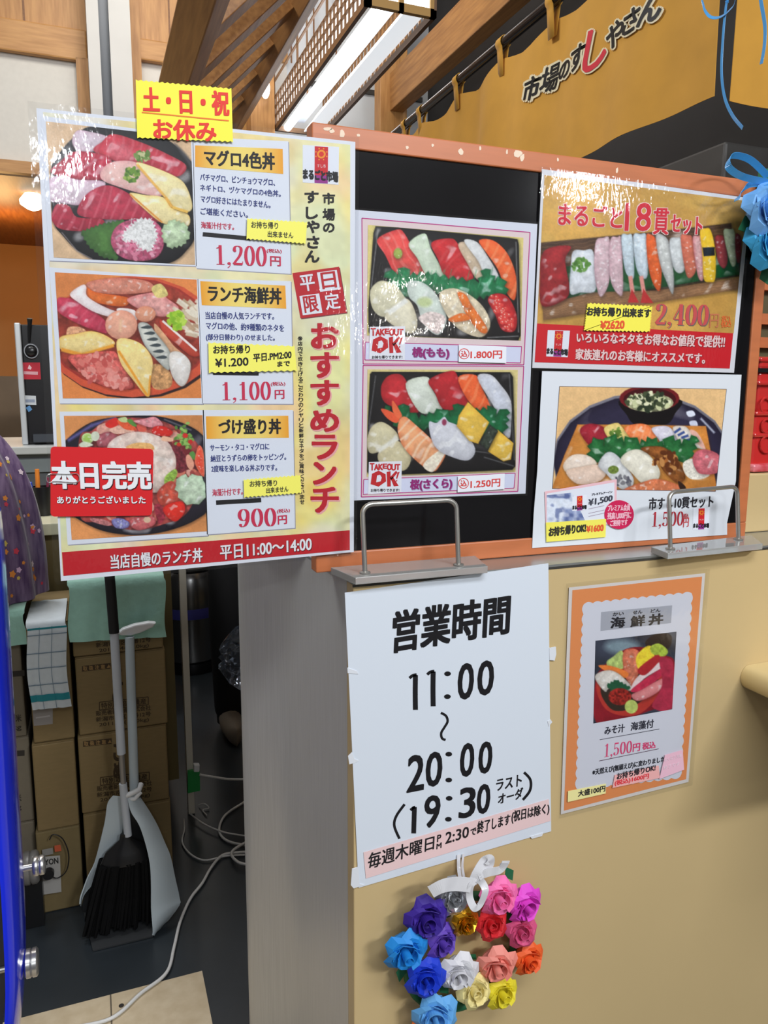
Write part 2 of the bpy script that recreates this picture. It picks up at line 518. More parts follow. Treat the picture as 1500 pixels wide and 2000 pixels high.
# ------------------------------------------------------------------ printed pictures
def vnoise(x, y, sc, seed=0):
    x, y = x/sc, y/sc
    xi, yi = np.floor(x).astype(np.int64), np.floor(y).astype(np.int64)
    fx, fy = x-xi, y-yi
    fx, fy = fx*fx*(3-2*fx), fy*fy*(3-2*fy)
    def h(a, b):
        n = (a*374761393+b*668265263+seed*974634777) & 0x7fffffff
        n = ((n ^ (n >> 13))*1274126177) & 0x7fffffff
        return ((n ^ (n >> 16)) & 0xffff)/65535.0
    return (h(xi,yi)*(1-fx)+h(xi+1,yi)*fx)*(1-fy)+(h(xi,yi+1)*(1-fx)+h(xi+1,yi+1)*fx)*fy
class Pic:
    def __init__(s, q, step, bg, seed=1):
        q = [np.array(p, float) for p in q]
        s.nu = max(2, int(np.hypot(*(q[1]-q[0]))/step)); s.nv = max(2, int(np.hypot(*(q[3]-q[0]))/step))
        u, v = np.meshgrid(np.linspace(0, 1, s.nu), np.linspace(0, 1, s.nv), indexing='ij')
        g = lambda k: (q[0][k]*(1-u)+q[1][k]*u)*(1-v)+(q[3][k]*(1-u)+q[2][k]*u)*v
        s.X, s.Y = g(0), g(1)
        s.C = np.zeros((s.nu, s.nv, 3)); s.C[:] = bg
        s.seed = seed; s.st = step
    def noise(s, sc, amp, col=None):
        s.seed += 1
        n = vnoise(s.X, s.Y, sc, s.seed)
        if col is None: s.C *= (1+(n-0.5)*2*amp)[..., None]
        else:
            a = np.clip((n-0.5)*4, 0, 1)*amp
            s.C = s.C*(1-a[..., None])+np.array(col)*a[..., None]
    def sd(s, P, bb):
        x, y = s.X[bb], s.Y[bb]
        ins = np.zeros(x.shape, bool); dd = np.full(x.shape, 1e9)
        n = len(P)
        for i in range(n):
            (x0, y0), (x1, y1) = P[i], P[(i+1) % n]
            ex, ey = x1-x0, y1-y0
            wx, wy = x-x0, y-y0
            t = np.clip((wx*ex+wy*ey)/(ex*ex+ey*ey+1e-9), 0, 1)
            dd = np.minimum(dd, (wx-ex*t)**2+(wy-ey*t)**2)
            c = ((y0 <= y) != (y1 <= y))
            xx = x0+(y-y0)/(ey if abs(ey) > 1e-9 else 1e-9)*ex
            ins ^= c & (x < xx)
        dd = np.sqrt(dd)
        return np.where(ins, dd, -dd)
    def blob(s, pts, col, edge=None, ew=None, soft=None, tex=0.0, ts=None, smooth=True, alpha=1.0, grain=None, shade=True):
        P = np.array(pts, float)
        if smooth: P = np.array([p[:2] for p in spline([(*p, 0) for p in P], 5, True)])
        if edge is not None and shade:
            s.blob(P+np.array([s.st*1.0, s.st*1.6]), np.array(edge)*.25, soft=s.st*7, alpha=.5, smooth=False, shade=False)
        soft = soft or s.st*1.2
        lo, hi = P.min(0)-soft, P.max(0)+soft
        m = (s.X >= lo[0]) & (s.X <= hi[0]) & (s.Y >= lo[1]) & (s.Y <= hi[1])
        if not m.any(): return
        d = s.sd(P, m)
        a = np.clip(d/soft+0.5, 0, 1)*alpha
        c = np.tile(np.array(col, float), (a.shape[0], 1))
        size = min(hi-lo)
        ew = ew or size*0.22
        if edge is not None:
            w = np.exp(-np.clip(d, 0, None)/ew)[:, None]
            c = c*(1-w)+np.array(edge, float)*w
            c = c*(1.06-.14*np.clip((s.Y[m]-lo[1])/(hi[1]-lo[1]), 0, 1))[:, None]
            s.seed += 1
            gl = np.clip((vnoise(s.X[m]+s.Y[m]*.6, s.Y[m]-s.X[m]*.3, size*.16, s.seed+9)-.72)*3.2, 0, .5)*np.clip(d/ew, 0, 1)
            c = c+(250-c)*gl[:, None]
        if tex:
            s.seed += 1
            ts = ts or size*0.16
            c = c*(1+(vnoise(s.X[m], s.Y[m], ts, s.seed)-0.5)*2*tex+(vnoise(s.X[m], s.Y[m], ts*0.35, s.seed+50)-0.5)*tex)[:, None]
        if grain:
            ang, sp, am, gc = grain
            k = (s.X[m]*cos(ang)+s.Y[m]*sin(ang))/sp+(vnoise(s.X[m], s.Y[m], sp*2, s.seed)-.5)*0.8
            w = (np.clip((np.sin(k*2*pi)-0.45)*2.2, 0, 1)*am)[:, None]
            c = c*(1-w)+np.array(gc, float)*w
        s.C[m] = s.C[m]*(1-a[:, None])+c*a[:, None]
    def ell(s, cx, cy, rx, ry, col, rot=0.0, n=20, **k):
        s.blob([(cx+rx*cos(t)*cos(rot)-ry*sin(t)*sin(rot), cy+rx*cos(t)*sin(rot)+ry*sin(t)*cos(rot)) for t in np.linspace(0, 2*pi, n, endpoint=False)], col, smooth=False, **k)
    def stroke(s, a, b, w, col, **k):
        a, b = np.array(a, float), np.array(b, float)
        t = b-a; n = np.array([-t[1], t[0]])/(np.hypot(*t)+1e-9)*w/2
        s.blob([a-n, b-n, b+n, a+n], col, smooth=False, **k)
    def specks(s, cx, cy, rx, ry, cols, n, r, asp=1.6, **k):
        for i in range(n):
            t, q = random.random()*2*pi, sqrt(random.random())
            rr = r*(0.6+0.8*random.random())
            s.ell(cx+rx*q*cos(t), cy+ry*q*sin(t), rr*asp, rr, random.choice(cols), random.random()*pi, n=8, **k)
    def spiky(s, pts, col, n, amp, **k):
        P = [np.array(p, float) for p in pts]; out = []
        for i in range(len(P)):
            a, b = P[i], P[(i+1) % len(P)]
            m = max(1, int(np.hypot(*(b-a))/n)); t = b-a
            nn = np.array([t[1], -t[0]])/(np.hypot(*t)+1e-9)
            for j in range(m):
                out += [a+t*j/m, a+t*(j+0.5)/m+nn*amp]
        s.blob(out, col, smooth=False, **k)
YC = 1.002      # counter front face
YB = 1.072      # front of the black board
ZT = 1.131      # counter top
XS = 0.338      # counter side panel
# ------------------------------------------------------------------ colours in use
BEIGE = mat('beige_laminate', (206,181,132), .38, noise=.05, nscale=3, coat=.12)
STEEL = mat('brushed_steel', (206,205,200), .4, .2, noise=.10, nscale=14, stretch=(1, 40, .6))
STEEL2 = mat('steel_bright', (190,190,188), .28, .9)
FRAMEW = mat('frame_wood', (196,114,70), .42, noise=.14, nscale=26, stretch=(.35, 1, 3))
BLACKB = mat('blackboard', (22,21,23), .14, noise=.3, nscale=6, spec=.4)
WOOD = mat('cedar_wood', (186,138,82), .5, rgb2=(160,112,62), nscale=9, stretch=(6, 6, .6))
WOODH = mat('cedar_wood_rail', (190,142,86), .5, rgb2=(166,118,66), nscale=9, stretch=(.6, 6, 6))
WOODD = mat('cedar_wood_dark', (130,88,52), .55, rgb2=(108,70,40), nscale=9, stretch=(6, .6, 6))
WOODY = mat('cedar_wood_beam', (172,124,72), .5, rgb2=(140,96,54), nscale=9, stretch=(6, .5, 6))
PLAST = mat('wall_paper_white', (212,210,204), .8, noise=.05, nscale=30)
GREYP = mat('grey_pillar', (196,196,194), .6, noise=.05, nscale=5)
DARKM = mat('dark_metal_strip', (70,74,80), .4, .5)
DKWALL = mat('dark_kitchen_wall', (44,42,42), .7, noise=.2, nscale=4)
DKGREY = mat('dark_hood_grey', (70,68,66), .5, noise=.1, nscale=4)
FLOORM = mat('dark_floor', (44,50,55), .32, noise=.25, nscale=5, coat=.1)
TILEM = mat('cream_tile', (196,180,152), .45, rgb2=(182,164,134), nscale=30)
ORANGE = mat('orange_wall', (214,158,96), .7, noise=.06, nscale=3)
CARD = mat('cardboard', (130,110,72), .75, noise=.08, nscale=40, stretch=(1, 1, 4))
CARD2 = mat('cardboard_dim', (122,106,70), .75, noise=.08, nscale=40)
WHITEP = mat('white_plastic', (222,224,226), .35)
BLACKP = mat('black_plastic', (22,22,24), .3)

# ================================================================== room
struct(MB().box((-4,-4.5,-.05),(5,9,0)).build('floor', FLOORM))
fl = MB().box((-1.2,-.2,.0002),(0.186,1.708,.003))
struct(fl.build('floor_tile_cream', TILEM))
o = MB().box((hz(216,1942)[0]-.0016,-.2,.0031),(hz(216,1942)[0]+.0016,1.707,.0036))
struct(o.build('trim_1', mat('joint_dark',(90,80,66),.8)))
q = hz(237,1964, .0032)
struct(MB().lathe((q[0],q[1],.0031), [(.006,0),(.006,.0006),(.003,.0008)], 10).build('trim_2', mat('dark_spot',(40,34,30),.8)))
YW = 5.5
def wbox(a, b, Y0, Y1, m, name):
    """a piece of the far wall between two picture points, from depth Y0 to Y1"""
    p, q = hy(*a, YW), hy(*b, YW)
    return struct(MB().box((p[0],Y0,min(p[2],q[2])),(q[0],Y1,max(p[2],q[2]))).build(name, m))
zb, zt = hy(30,318,YW)[2], 5.2
xl = -3.0
c0, c1 = hy(165,0,YW)[0], hy(247,0,YW)[0]
# left bay: opening below, white panel, planked head
o = MB().box((xl,YW,hy(30,335,YW)[2]),(c0,YW+.12,zt)).build('wall_far', PLAST); struct(o)
zr = hy(60,104,YW)[2]; zr2 = hy(60,48,YW)[2]
struct(MB().box((xl,YW-.05,zr-.02),(c0,YW-.002,zr2)).build('trim_3', WOODH, bevel=.01))
struct(MB().box((xl,YW-.03,zr2),(c0,YW-.001,zt)).build('trim_4', WOOD))
for i in range(9):
    x = xl+.35+i*.3
    if x < c0-.02: struct(MB().box((x,YW-.034,zr2),(x+.012,YW-.0295,zt)).build('trim_5', WOODD))
struct(MB().box((c0-.07,YW-.05,zb-.06),(c0,YW-.001,zr)).build('trim_6', WOOD))
struct(MB().box((xl,YW-.06,zb-.07),(c0,YW-.001,zb)).build('trim_7', WOODH))
# pillar with its dark channel
struct(MB().box((c0,YW-.25,0),(hy(188,0,YW)[0],YW+.1,zt)).build('trim_8', GREYP))
struct(MB().box((hy(188,0,YW)[0],YW-.19,0),(hy(207,0,YW)[0],YW+.1,zt)).build('trim_9', DARKM))
struct(MB().box((hy(207,0,YW)[0],YW-.25,0),(c1,YW+.1,zt)).build('trim_10', GREYP))
# second bay
x2 = hy(560,120,YW)[0]
struct(MB().box((c1,YW,0),(x2,YW+.12,zt)).build('wall_far.001', PLAST))
zr = hy(300,126,YW)[2]; zr2 = hy(300,84,YW)[2]
struct(MB().box((c1,YW-.05,zr),(hy(352,120,YW)[0]+.25,YW-.002,zr2)).build('trim_11', WOODH, bevel=.01))
struct(MB().box((c1,YW-.03,zr2),(x2,YW-.001,zt)).build('trim_12', WOOD))
struct(MB().box((c1,YW-.06,0),(hy(272,60,YW)[0],YW-.002,zt)).build('trim_13', WOOD))
for i in range(8):
    x = c1+.25+i*.16
    struct(MB().box((x,YW-.034,zr2),(x+.01,YW-.0295,zt)).build('trim_14', WOODD))
# amber boarded bay behind the roof frame and white bay behind the lattice lamp
struct(MB().box((hy(350,160,YW)[0]+.12,YW-.04,2.2),(x2-.2,YW-.003,zr2)).build('trim_15', mat('amber_board',(206,156,84),.5,rgb2=(186,134,66),nscale=8,stretch=(6,6,.5))))
struct(MB().box((x2,YW+.02,0),(2.45,YW+.12,zt)).build('wall_far.002', mat('white_wall_far',(206,210,214),.8)))
zl = hy(600,165,YW)[2]
struct(MB().box((x2,YW,zl),(2.4,YW+.019,zl+.03)).build('trim_16', DKGREY))
# dark kitchen behind the curtain
struct(MB().box((2.45,2.0,0),(2.6,YW+.1,zt)).build('wall_right', DKWALL))
struct(MB().box((2.60,2.0,0),(4.6,2.12,zt)).build('wall_kitchen', DKWALL))
struct(MB().box((4.6,-3,0),(4.72,2.1,zt)).build('wall_right_far', DKWALL))
# inner room behind the opening on the left
struct(MB().box((-4,8.5,0),(.6,8.62,2.8)).build('wall_inner', ORANGE))
struct(MB().box((-4,YW+.13,2.79),(.6,8.5,2.9)).build('ceiling_inner', mat('inner_ceiling_wood',(150,92,44),.5,rgb2=(128,74,34),nscale=8,stretch=(6,.6,1))))
struct(MB().box((c0+.3,YW+.13,0),(c0+.42,8.5,2.8)).build('wall_inner_side', ORANGE))

# ================================================================== counter
ct = thing('service_counter', 'long beige service counter with a grey metal end panel, under the black menu board', 'counter', (1.4, 1.4, 0))
MB().box((XS,YC,0),(3.6,YC+.03,ZT-.004)).build('front_panel', BEIGE, ct, bevel=.002)
ex = hy(478,1500,1.40)[0]
plan = spline([(XS+.0005,YC+.0305,0),(XS-.004,YC+.10,0),(XS-.014,YC+.20,0),(XS-.030,YC+.30,0),(ex,1.40,0),(ex+.02,1.43,0),(ex+.08,1.44,0)], 5)
MB().prism(list(plan)+[np.array((XS+.12,1.43,0)), np.array((XS+.03,YC+.0305,0))], (0,0,ZT-.004)).build('end_panel', STEEL, ct, True)
MB().prism([(x, y, ZT-.0035) for x, y in ((XS,YC),(XS-.014,YC+.2),(ex,1.41),(ex+.05,1.44),(3.6,1.44),(3.6,YC))], (0,0,.0035)).build('counter_top', mat('counter_steel_top',(186,188,184),.3,.7,noise=.08,nscale=5), ct)
MB().box((XS-.001,YC-.0012,ZT-.007),(3.6,YC-.0003,ZT-.0035)).build('edge_strip', mat('dark_edge',(60,58,54),.5), ct)
# raised block to the right, behind the board
MB().box((1.115,YB+.036,ZT+.0005),(3.6,1.43,1.246)).build('raised_block', BEIGE, ct, bevel=.003)
# ledge towards the hall
lx = hy(1446,1320,YC)[0]; z1, z0 = hy(1452,1300,YC)[2], hy(1452,1344,YC)[2]
mb = MB(); prof = []
for i in range(9):
    a = pi/2+pi*i/8
    prof.append((lx+.018+.018*cos(a), (z0+z1)/2+(z1-z0)/2*sin(a)))
prof = prof+[(2.6,z0),(2.6,z1)]
mb.prism([(x, YC-.0005, z) for x, z in prof], (0,-.34,0))
tag(mb.build('counter_ledge', mat('ledge_beige',(226,204,150),.35,coat=.2), None, True), 'pale beige rounded ledge sticking out of the counter front at the right edge', 'shelf')
# ================================================================== black menu board
bx0, bx1, bz0, bz1 = .303, 1.137, ZT+.0008, 1.762
bd = thing('menu_board', 'black menu board in a worn orange wood frame standing on the counter', 'board', ((bx0+bx1)/2, YB+.01, bz0))
fw_, fs_ = .029, .023
MB().box((bx0+fs_-.004,YB+.002,bz0+fw_-.004),(bx1-fs_+.004,YB+.014,bz1-fw_+.004)).build('panel', BLACKB, bd)
for nm, a, b in (('top_rail',(bx0,bz1-fw_),(bx1,bz1)),('bottom_rail',(bx0,bz0),(bx1,bz0+fw_)),('side_rail',(bx0,bz0+fw_),(bx0+fs_,bz1-fw_)),('side_rail',(bx1-fs_,bz0+fw_),(bx1,bz1-fw_))):
    r_ = MB().box((a[0],YB-.0015,a[1]),(b[0],YB+.026,b[1])).build(nm, FRAMEW, bd, bevel=.002)
    if nm == 'top_rail':
        for px_, py_, w, h in ((648,256,10,7),(668,262,8,13),(640,252,14,5),(795,288,5,5),(900,296,8,9),(938,290,4,6),(990,297,3,8),(1012,299,14,11),(1020,308,7,12),(1205,333,4,10),(845,284,4,4),(1090,312,3,6),(700,264,6,4)):
            w *= .8; h *= .9
            q = [hy(px_+w*cos(a)*(.6+.4*random.random()), py_+h*sin(a)*(.5+.5*random.random()), YB-.0018) for a in np.linspace(0, 2*pi, 8, endpoint=False)]
            MB().prism(q, (0,.0002,0)).build('worn_patch', mat('bare_patch',(236,214,190),.7), r_, label='pale flaked patch')

# ================================================================== rail stands
ACR = mat('clear_acrylic', (206,208,206), .06, trans=.55, spec=.6)
WIRE = mat('rail_wire', (176,174,168), .32, .75)
def rail(q, feet, label):
    """q: the four plate corners (back left, back right, front right, front left), feet: two points, top wire height"""
    c = np.mean(np.array(q), 0)
    t = thing('rail_stand', label, 'stand', (c[0], c[1], ZT), 'acrylic rail stands')
    MB().prism([(x, y, ZT+.0006) for x, y in q], (0,0,.0104)).build('acrylic_plate', ACR, t, bevel=.0008)
    a, b = np.array(feet[0]), np.array(feet[1]); h = feet[2]
    A, B = np.array([*a, ZT+.011]), np.array([*b, ZT+.011]); U = np.array([0, .012, h]); X = (B-A)/np.linalg.norm(B-A)
    pts = [A, A+U*.5, A+U*.86]
    for i in range(1, 6): ang = pi/2*i/5; pts.append(A+U*.86+U*.14*sin(ang)+X*.016*(1-cos(ang)))
    for i in range(6): ang = pi/2*i/5; pts.append(B+U*.86+U*.14*cos(ang)-X*.016*(1-sin(ang)))
    pts += [B+U*.5, B]
    MB().tube(pts, .0037, 12).build('wire_rail', WIRE, t, True)
    for p_ in (A, B): MB().lathe(p_+(0,0,.0004), [(.008,0),(.008,.002),(.005,.003)], 12).build('foot_ring', WIRE, t, True)
rail([(.322,1.058),(.562,1.058),(.545,.985),(.336,.985)], ((.357,1.005),(.506,1.005),.098), 'clear acrylic plate with a bent wire rail right above the hours sheet')
rail([(.876,1.02),(1.125,1.045),(1.078,.976),(.866,.968)], ((.892,.992),(1.066,1.018),.094), 'clear acrylic plate with a bent wire rail under the right end of the board')

# ================================================================== curtain on its pole
XN = 1.35
pole = thing('curtain_pole', 'black round pole carrying the mustard shop curtain', 'pole', (XN, 2.2, 2.53))
pz = 2.545
MB().tube([(XN,1.40,pz),(XN,3.62,pz)], .0165, 16).build('rod', mat('black_pole',(26,26,28),.22,coat=.4), pole, True)
MB().box((XN-.03,3.58,pz-.05),(XN+.03,3.66,pz+.06)).build('bracket', WOODD, pole)
CLOTH = mat('mustard_cloth', (206,150,52), .85, noise=.10, nscale=12, sheen=.1)
def disp(y, z):
    return .012*sin(y*9+1.3)*(.4+.6*(2.52-z)/.46)+.006*sin(y*23+z*4)+.012*exp(-((y-2.62)/.05)**2)*sin((z-2)*5)
def curtain(y0, y1, label, ztop, zbot, loops):
    t = thing('shop_curtain', label, 'curtain', (XN, (y0+y1)/2, zbot), 'mustard shop curtains')
    def fn(u, v):
        y = y0+(y1-y0)*u; z = ztop-(ztop-zbot)*v
        # the upper edge sags between the loops
        s = min(abs(y-l) for l in loops)
        z -= (1-v)*min(.028, s*.22)
        return (XN+disp(y, z), y, z)
    MB().grid(fn, 70, 24, .0015).build('cloth', CLOTH, t, True)
    for l in loops:
        ring = [(XN+.021*cos(a), l, pz+.021*sin(a)) for a in np.linspace(-pi*.4, pi*1.4, 16)]
        pts = [(XN+.004, l, ztop-.05)]+[(XN+.012,l,pz-.03)]+ring[1:-1]+[(XN-.012,l,pz-.03),(XN-.005,l,ztop-.055)]
        m = MB(); n = len(pts); v = []
        for x, y, z in pts: v += [(x, y-.017, z), (x, y+.017, z)]
        m.add(v, [(2*i, 2*i+1, 2*i+3, 2*i+2) for i in range(n-1)])
        o = m.build('loop', CLOTH, t, True)
        sd = o.modifiers.new('thick', 'SOLIDIFY'); sd.thickness = .0018
    return t
zB = 2.062
n1 = curtain(1.462, 3.30, 'mustard shop curtain with black and red brush lettering', 2.497, zB, [1.55,1.82,2.13,2.43,2.76,3.10,3.27])
YN2 = 1.44
cz = hy(1428,196,YN2)
t2 = thing('shop_curtain', 'short plain mustard curtain at the top right corner', 'curtain', (cz[0]+.3, YN2, cz[2]), 'mustard shop curtains')
def fn2(u, v):
    x = cz[0]+.62*u; z = 2.50-(2.50-cz[2])*v-.02*(1-v)*min(1, abs(sin(u*9)))
    return (x, YN2+.008*sin(x*14)*(.3+v), z)
MB().grid(fn2, 40, 20, .0015).build('cloth', CLOTH, t2, True)
for l in (cz[0]+.02, cz[0]+.24, cz[0]+.46):
    MB().grid(lambda u, v: (l+.034*(u-.5), YN2-.021*cos(v*2*pi*.8-pi*.8), pz+.021*sin(v*2*pi*.8-pi*.3)), 1, 14, .0015).build('loop', CLOTH, t2, True)
    MB().box((l-.017,YN2-.004,2.44),(l+.017,YN2-.002,pz-.01)).build('loop', CLOTH, t2)
p2_ = tag(MB().tube([(XN+.02,YN2,pz),(cz[0]+.9,YN2,pz)], .0165, 16).build('curtain_pole', mat('black_pole',(26,26,28),.22,coat=.4), None, True), 'black pole of the short curtain at the top right corner', 'pole')
# brush lettering on the cloth
lv = {}
def cloth_text(ch, c, w, h, col, bold, sh, d, part):
    cx, cy = 750+c[0]/2, c[1]/2; w, h = w/2, h/2
    v, f, _ = glyphs(ch)
    for dx, dy in bold:
        P = []
        for a, b in v:
            x, y = cx+(a-.5)*w+sh*(b-.5)*h+dx, cy-(b-.5)*h-(a-.5)*w*.55+dy
            q = hx(x, y, XN); P.append((XN+disp(q[1], q[2])-.0045-d, q[1], q[2]))
        bb = lv.setdefault(part, [[], [], []]); n = len(bb[0])
        bb[0] += P; bb[1] += [tuple(n+i for i in g) for g in f]; bb[2] += [alb(col)]*len(P)
B9 = lambda r: [(r*cos(a), r*sin(a)) for a in np.linspace(0, 2*pi, 10, endpoint=False)]+[(0, 0)]
for ch, c, w, h, col, bw in [('市',(582,345),52,92,(24,22,20),1.1),('場',(643,305),62,104,(24,22,20),.9),('の',(702,272),52,66,(24,22,20),1.1),('す',(764,226),62,98,(24,22,20),1.1),('し',(838,188),82,166,(206,48,62),1.9),
                        ('や',(912,135),74,108,(24,22,20),1.4),('さ',(983,86),66,96,(24,22,20),1.4),('ん',(1056,42),76,100,(24,22,20),1.5)]:
    cloth_text(ch, c, w, h, (226,214,180), B9(5.2), .18, 0, 'halo'); cloth_text(ch, c, w, h, col, B9(bw), .18, .0012, 'brush_lettering')
for k, b in lv.items(): mesh(k, b[0], b[1], PRINT, n1, cols=b[2])

# ================================================================== ribbons and paper flowers
PAPER = {}
def paper(col, metal=0.0, rough=.6):
    k = 'paper_%d_%d_%d' % col
    return mat(k, col, rough, metal, noise=.05, nscale=60, bump=.05)
def basis(n):
    n = np.array(n, float); n /= np.linalg.norm(n)
    a = np.cross((0, 0, 1), n) if abs(n[2]) < .9 else np.cross((0, 1, 0), n)
    a /= np.linalg.norm(a)
    return a, np.cross(n, a), n
def rose(c, R, n, rot, m, parent, name='paper_rose', label=None):
    """folded paper rose: cup, four pointed outer petals, a spiral of inner folds"""
    a, b, n = basis(n); c = np.array(c, float); mb = MB()
    P = lambda r, t, z: c+R*(r*cos(t)*a+r*sin(t)*b+z*n)
    # closed cup behind the petals
    prof = [(.22,-.35),(.55,-.22),(.72,.0),(.62,.25),(.2,.2)]; N = 8
    v = [P(r, rot+2*pi*k/N, z) for r, z in prof for k in range(N)]
    mb.add(v, [(i*N+k, i*N+(k+1) % N, (i+1)*N+(k+1) % N, (i+1)*N+k) for i in range(4) for k in range(N)]+[tuple(range(N)), tuple(4*N+k for k in range(N))])
    # outer petals, pointed at one corner and curled back
    for k in range(5):
        t0 = rot+2*pi*k/5
        def fn(u, w, t0=t0, k=k):
            t = t0+(u-.32)*1.75+.25*w
            point = max(0, 1-abs(u-.62)/.5)
            r = .46+.26*w+w*w*.46*point
            z = .22+.42*sin(w*2.1)-.38*w*w*(.4+point)+.12*(1-u)
            return P(r, t, z)
        mb.grid(fn, 4, 3, R*.02)
    # middle petals
    for k in range(3):
        t0 = rot+.5+2*pi*k/3
        def fn(u, w, t0=t0):
            t = t0+(u-.4)*2.5
            point = max(0, 1-abs(u-.7)/.45)
            r = .30+.30*w+.10*u+.06*point*w
            z = .40+.44*w-.30*w*w*point-.10*u
            return P(r, t, z)
        mb.grid(fn, 4, 2, R*.02)
    # spiral heart
    def fn(u, w):
        t = rot+u*2.6*pi
        r = (.06+.40*u)*(1-.10*w)+.03*w
        return P(r, t, .30+.62*w*(1-.28*u)+.10*(1-u)*w)
    mb.grid(fn, 30, 2, R*.02)
    o = mb.build(name, m, parent)
    if label: o['label'] = label
    return o
def leaf(c, tip, w, n, m, parent):
    c, tip = np.array(c, float), np.array(tip, float); n = np.array(n, float); s = np.cross(tip-c, n); s /= np.linalg.norm(s)
    mid = (c+tip)/2
    MB().prism([c, mid+s*w, tip, mid-s*w], -n*.0008).build('paper_leaf', m, parent)
def strip(pts, w, m, parent, name, side=None, th=.0005, n=8):
    P = spline(pts, n); mb = MB(); L, R_ = [], []
    for i, p_ in enumerate(P):
        t = P[min(i+1, len(P)-1)]-P[max(i-1, 0)]
        s = np.cross(t, (0,1.0,0)) if side is None else np.array(side(i/len(P)) if callable(side) else side, float); s = s-t*np.dot(s, t)/(np.dot(t, t)+1e-12); s /= np.linalg.norm(s)+1e-9
        L.append(p_-s*w/2); R_.append(p_+s*w/2)
    k = len(P); mb.add(L+R_, [(i, i+1, k+i+1, k+i) for i in range(k-1)])
    o = mb.build(name, m, parent)
    sd = o.modifiers.new('thick', 'SOLIDIFY'); sd.thickness = th
    return o
def wp(cx, cy, Y): x, y = 700+cx/3.75, 1640+cy/3.75; return hy(x, y, Y)
wr = thing('paper_rose_wreath', 'wreath of rainbow-coloured folded paper roses hanging below the hours sheet', 'wreath', wp(760, 1340, YC-.03))
c0_ = wp(770, 830, YC-.012)
ring = [(c0_[0]+.098*cos(t), YC-.010, c0_[2]+.098*sin(t)) for t in np.linspace(0, 2*pi, 32, endpoint=False)]
GREENP = mat('leaf_paper', (34,110,72), .6)
MB().tube(ring, .0075, 8, True).build('ring', GREENP, wr, True)
PX = 3.75*F/1.2  # crop pixels per metre near the wreath, for radii
RS = [(685,400,118,(206,208,212),.85,.3,'silver foil rose'),(1010,395,132,(246,116,178),0,.6,'pink rose'),(1190,440,132,(226,70,206),0,.6,'magenta rose'),(962,600,108,(214,36,46),0,.6,'red rose'),
      (1180,655,108,(216,84,132),0,.6,'rose-pink rose'),(1222,845,118,(240,98,40),0,.6,'orange rose'),(1000,875,138,(240,146,132),0,.6,'salmon rose'),(1030,1095,118,(236,222,50),0,.6,'yellow rose'),
      (832,1085,118,(240,226,156),0,.6,'cream rose'),(722,935,132,(222,222,226),0,.6,'white rose'),(480,980,132,(20,60,206),0,.6,'royal blue rose'),(332,775,140,(30,140,222),0,.6,'sky blue rose'),
      (485,545,142,(58,32,146),0,.6,'deep violet rose'),(590,725,112,(98,66,180),0,.6,'lilac rose'),(770,590,92,(206,150,34),.85,.25,'gold foil rose'),(556,1245,146,(100,172,232),0,.6,'pale blue rose'),
      (430,1385,60,(232,110,40),0,.6,'orange rose')]
for i, (x, y, r, c, mt, rg, lb) in enumerate(RS):
    up = ((x*7+y*3) % 11)/11
    ctr = wp(x, y, YC-.030-.010*up)
    rose(ctr, r/PX*1.15, (random.uniform(-.25,.25), -1, random.uniform(-.15,.35)), random.random()*6, paper(c, mt, rg), wr, label=lb)
for a, b in (((330,900),(300,1045)),((820,880),(860,840)),((900,720),(950,690)),((600,1050),(660,1130)),((1130,300),(1080,200)),((400,1060),(420,1130)),((600,530),(680,560)),((680,1160),(740,1220))):
    leaf(wp(*a, YC-.02), wp(*b, YC-.022), .009, (0,-1,0), GREENP, wr)
RIBW = mat('white_ribbon', (228,228,232), .3, noise=.05, nscale=40, coat=.3)
for pts, w in (([(530,385),(620,340),(720,325),(830,335)],.020),([(830,330),(870,240),(920,160),(960,150),(950,200),(880,270)],.015),([(880,270),(960,240),(1040,220),(1080,165),(1060,190)],.012),([(900,270),(830,330),(815,420),(850,500),(890,480),(930,380),(910,320),(880,290)],.010)):
    strip([wp(*p_, YC-.066-.004*(k % 2)) for k, p_ in enumerate(pts)], w*1.15, RIBW, wr, 'ribbon')
strip([wp(735,110,YC-.004), wp(735,200,YC-.008), wp(745,280,YC-.02)], .006, RIBW, wr, 'hanging_ribbon', side=(1,0,0)); strip([wp(770,105,YC-.004), wp(762,200,YC-.009), wp(775,280,YC-.02)], .005, RIBW, wr, 'hanging_ribbon', side=(1,.4,0))

YF = YB-.045
bq = thing('paper_flower_cluster', 'cluster of blue folded paper flowers with ribbon loops at the right end of the board', 'flowers', hy(1485, 520, YF))
def fp(x, y, Y=YF): return hy(x, y, Y)
BLU = mat('blue_ribbon', (70,160,226), .35, coat=.2)
for x, y, r, c in ((1492,415,52,(110,170,226)),(1500,478,54,(56,166,220)),(1516,392,46,(50,140,214)),(1530,450,50,(90,160,222))):
    rose(fp(x,y), r/1130*.98, (random.uniform(-.5,.1),-1,random.uniform(-.1,.3)), random.random()*6, paper(c), bq)
MB().box(fp(1478,395,YB-.004)+(-.004,-.02,-.09), fp(1478,395,YB-.004)+(.05,-.002,.05)).build('backing_card', GREENP, bq)
leaf(fp(1478,430,YF+.01), fp(1442,448,YF+.01), .016, (0,-1,0), GREENP, bq); leaf(fp(1490,520,YF+.01), fp(1500,556,YF+.01), .014, (0,-1,0), GREENP, bq)
strip([fp(1500,345),fp(1465,312),fp(1430,304,YF-.01),fp(1422,325,YF-.02),fp(1450,345,YF-.02),fp(1500,356)], .011, BLU, bq, 'ribbon_loop', side=lambda t: (.1,-.8,.8))
strip([fp(1502,358),fp(1465,360),fp(1446,378),fp(1438,392)], .011, BLU, bq, 'ribbon_loop', side=lambda t: (.4,-.3,.8))
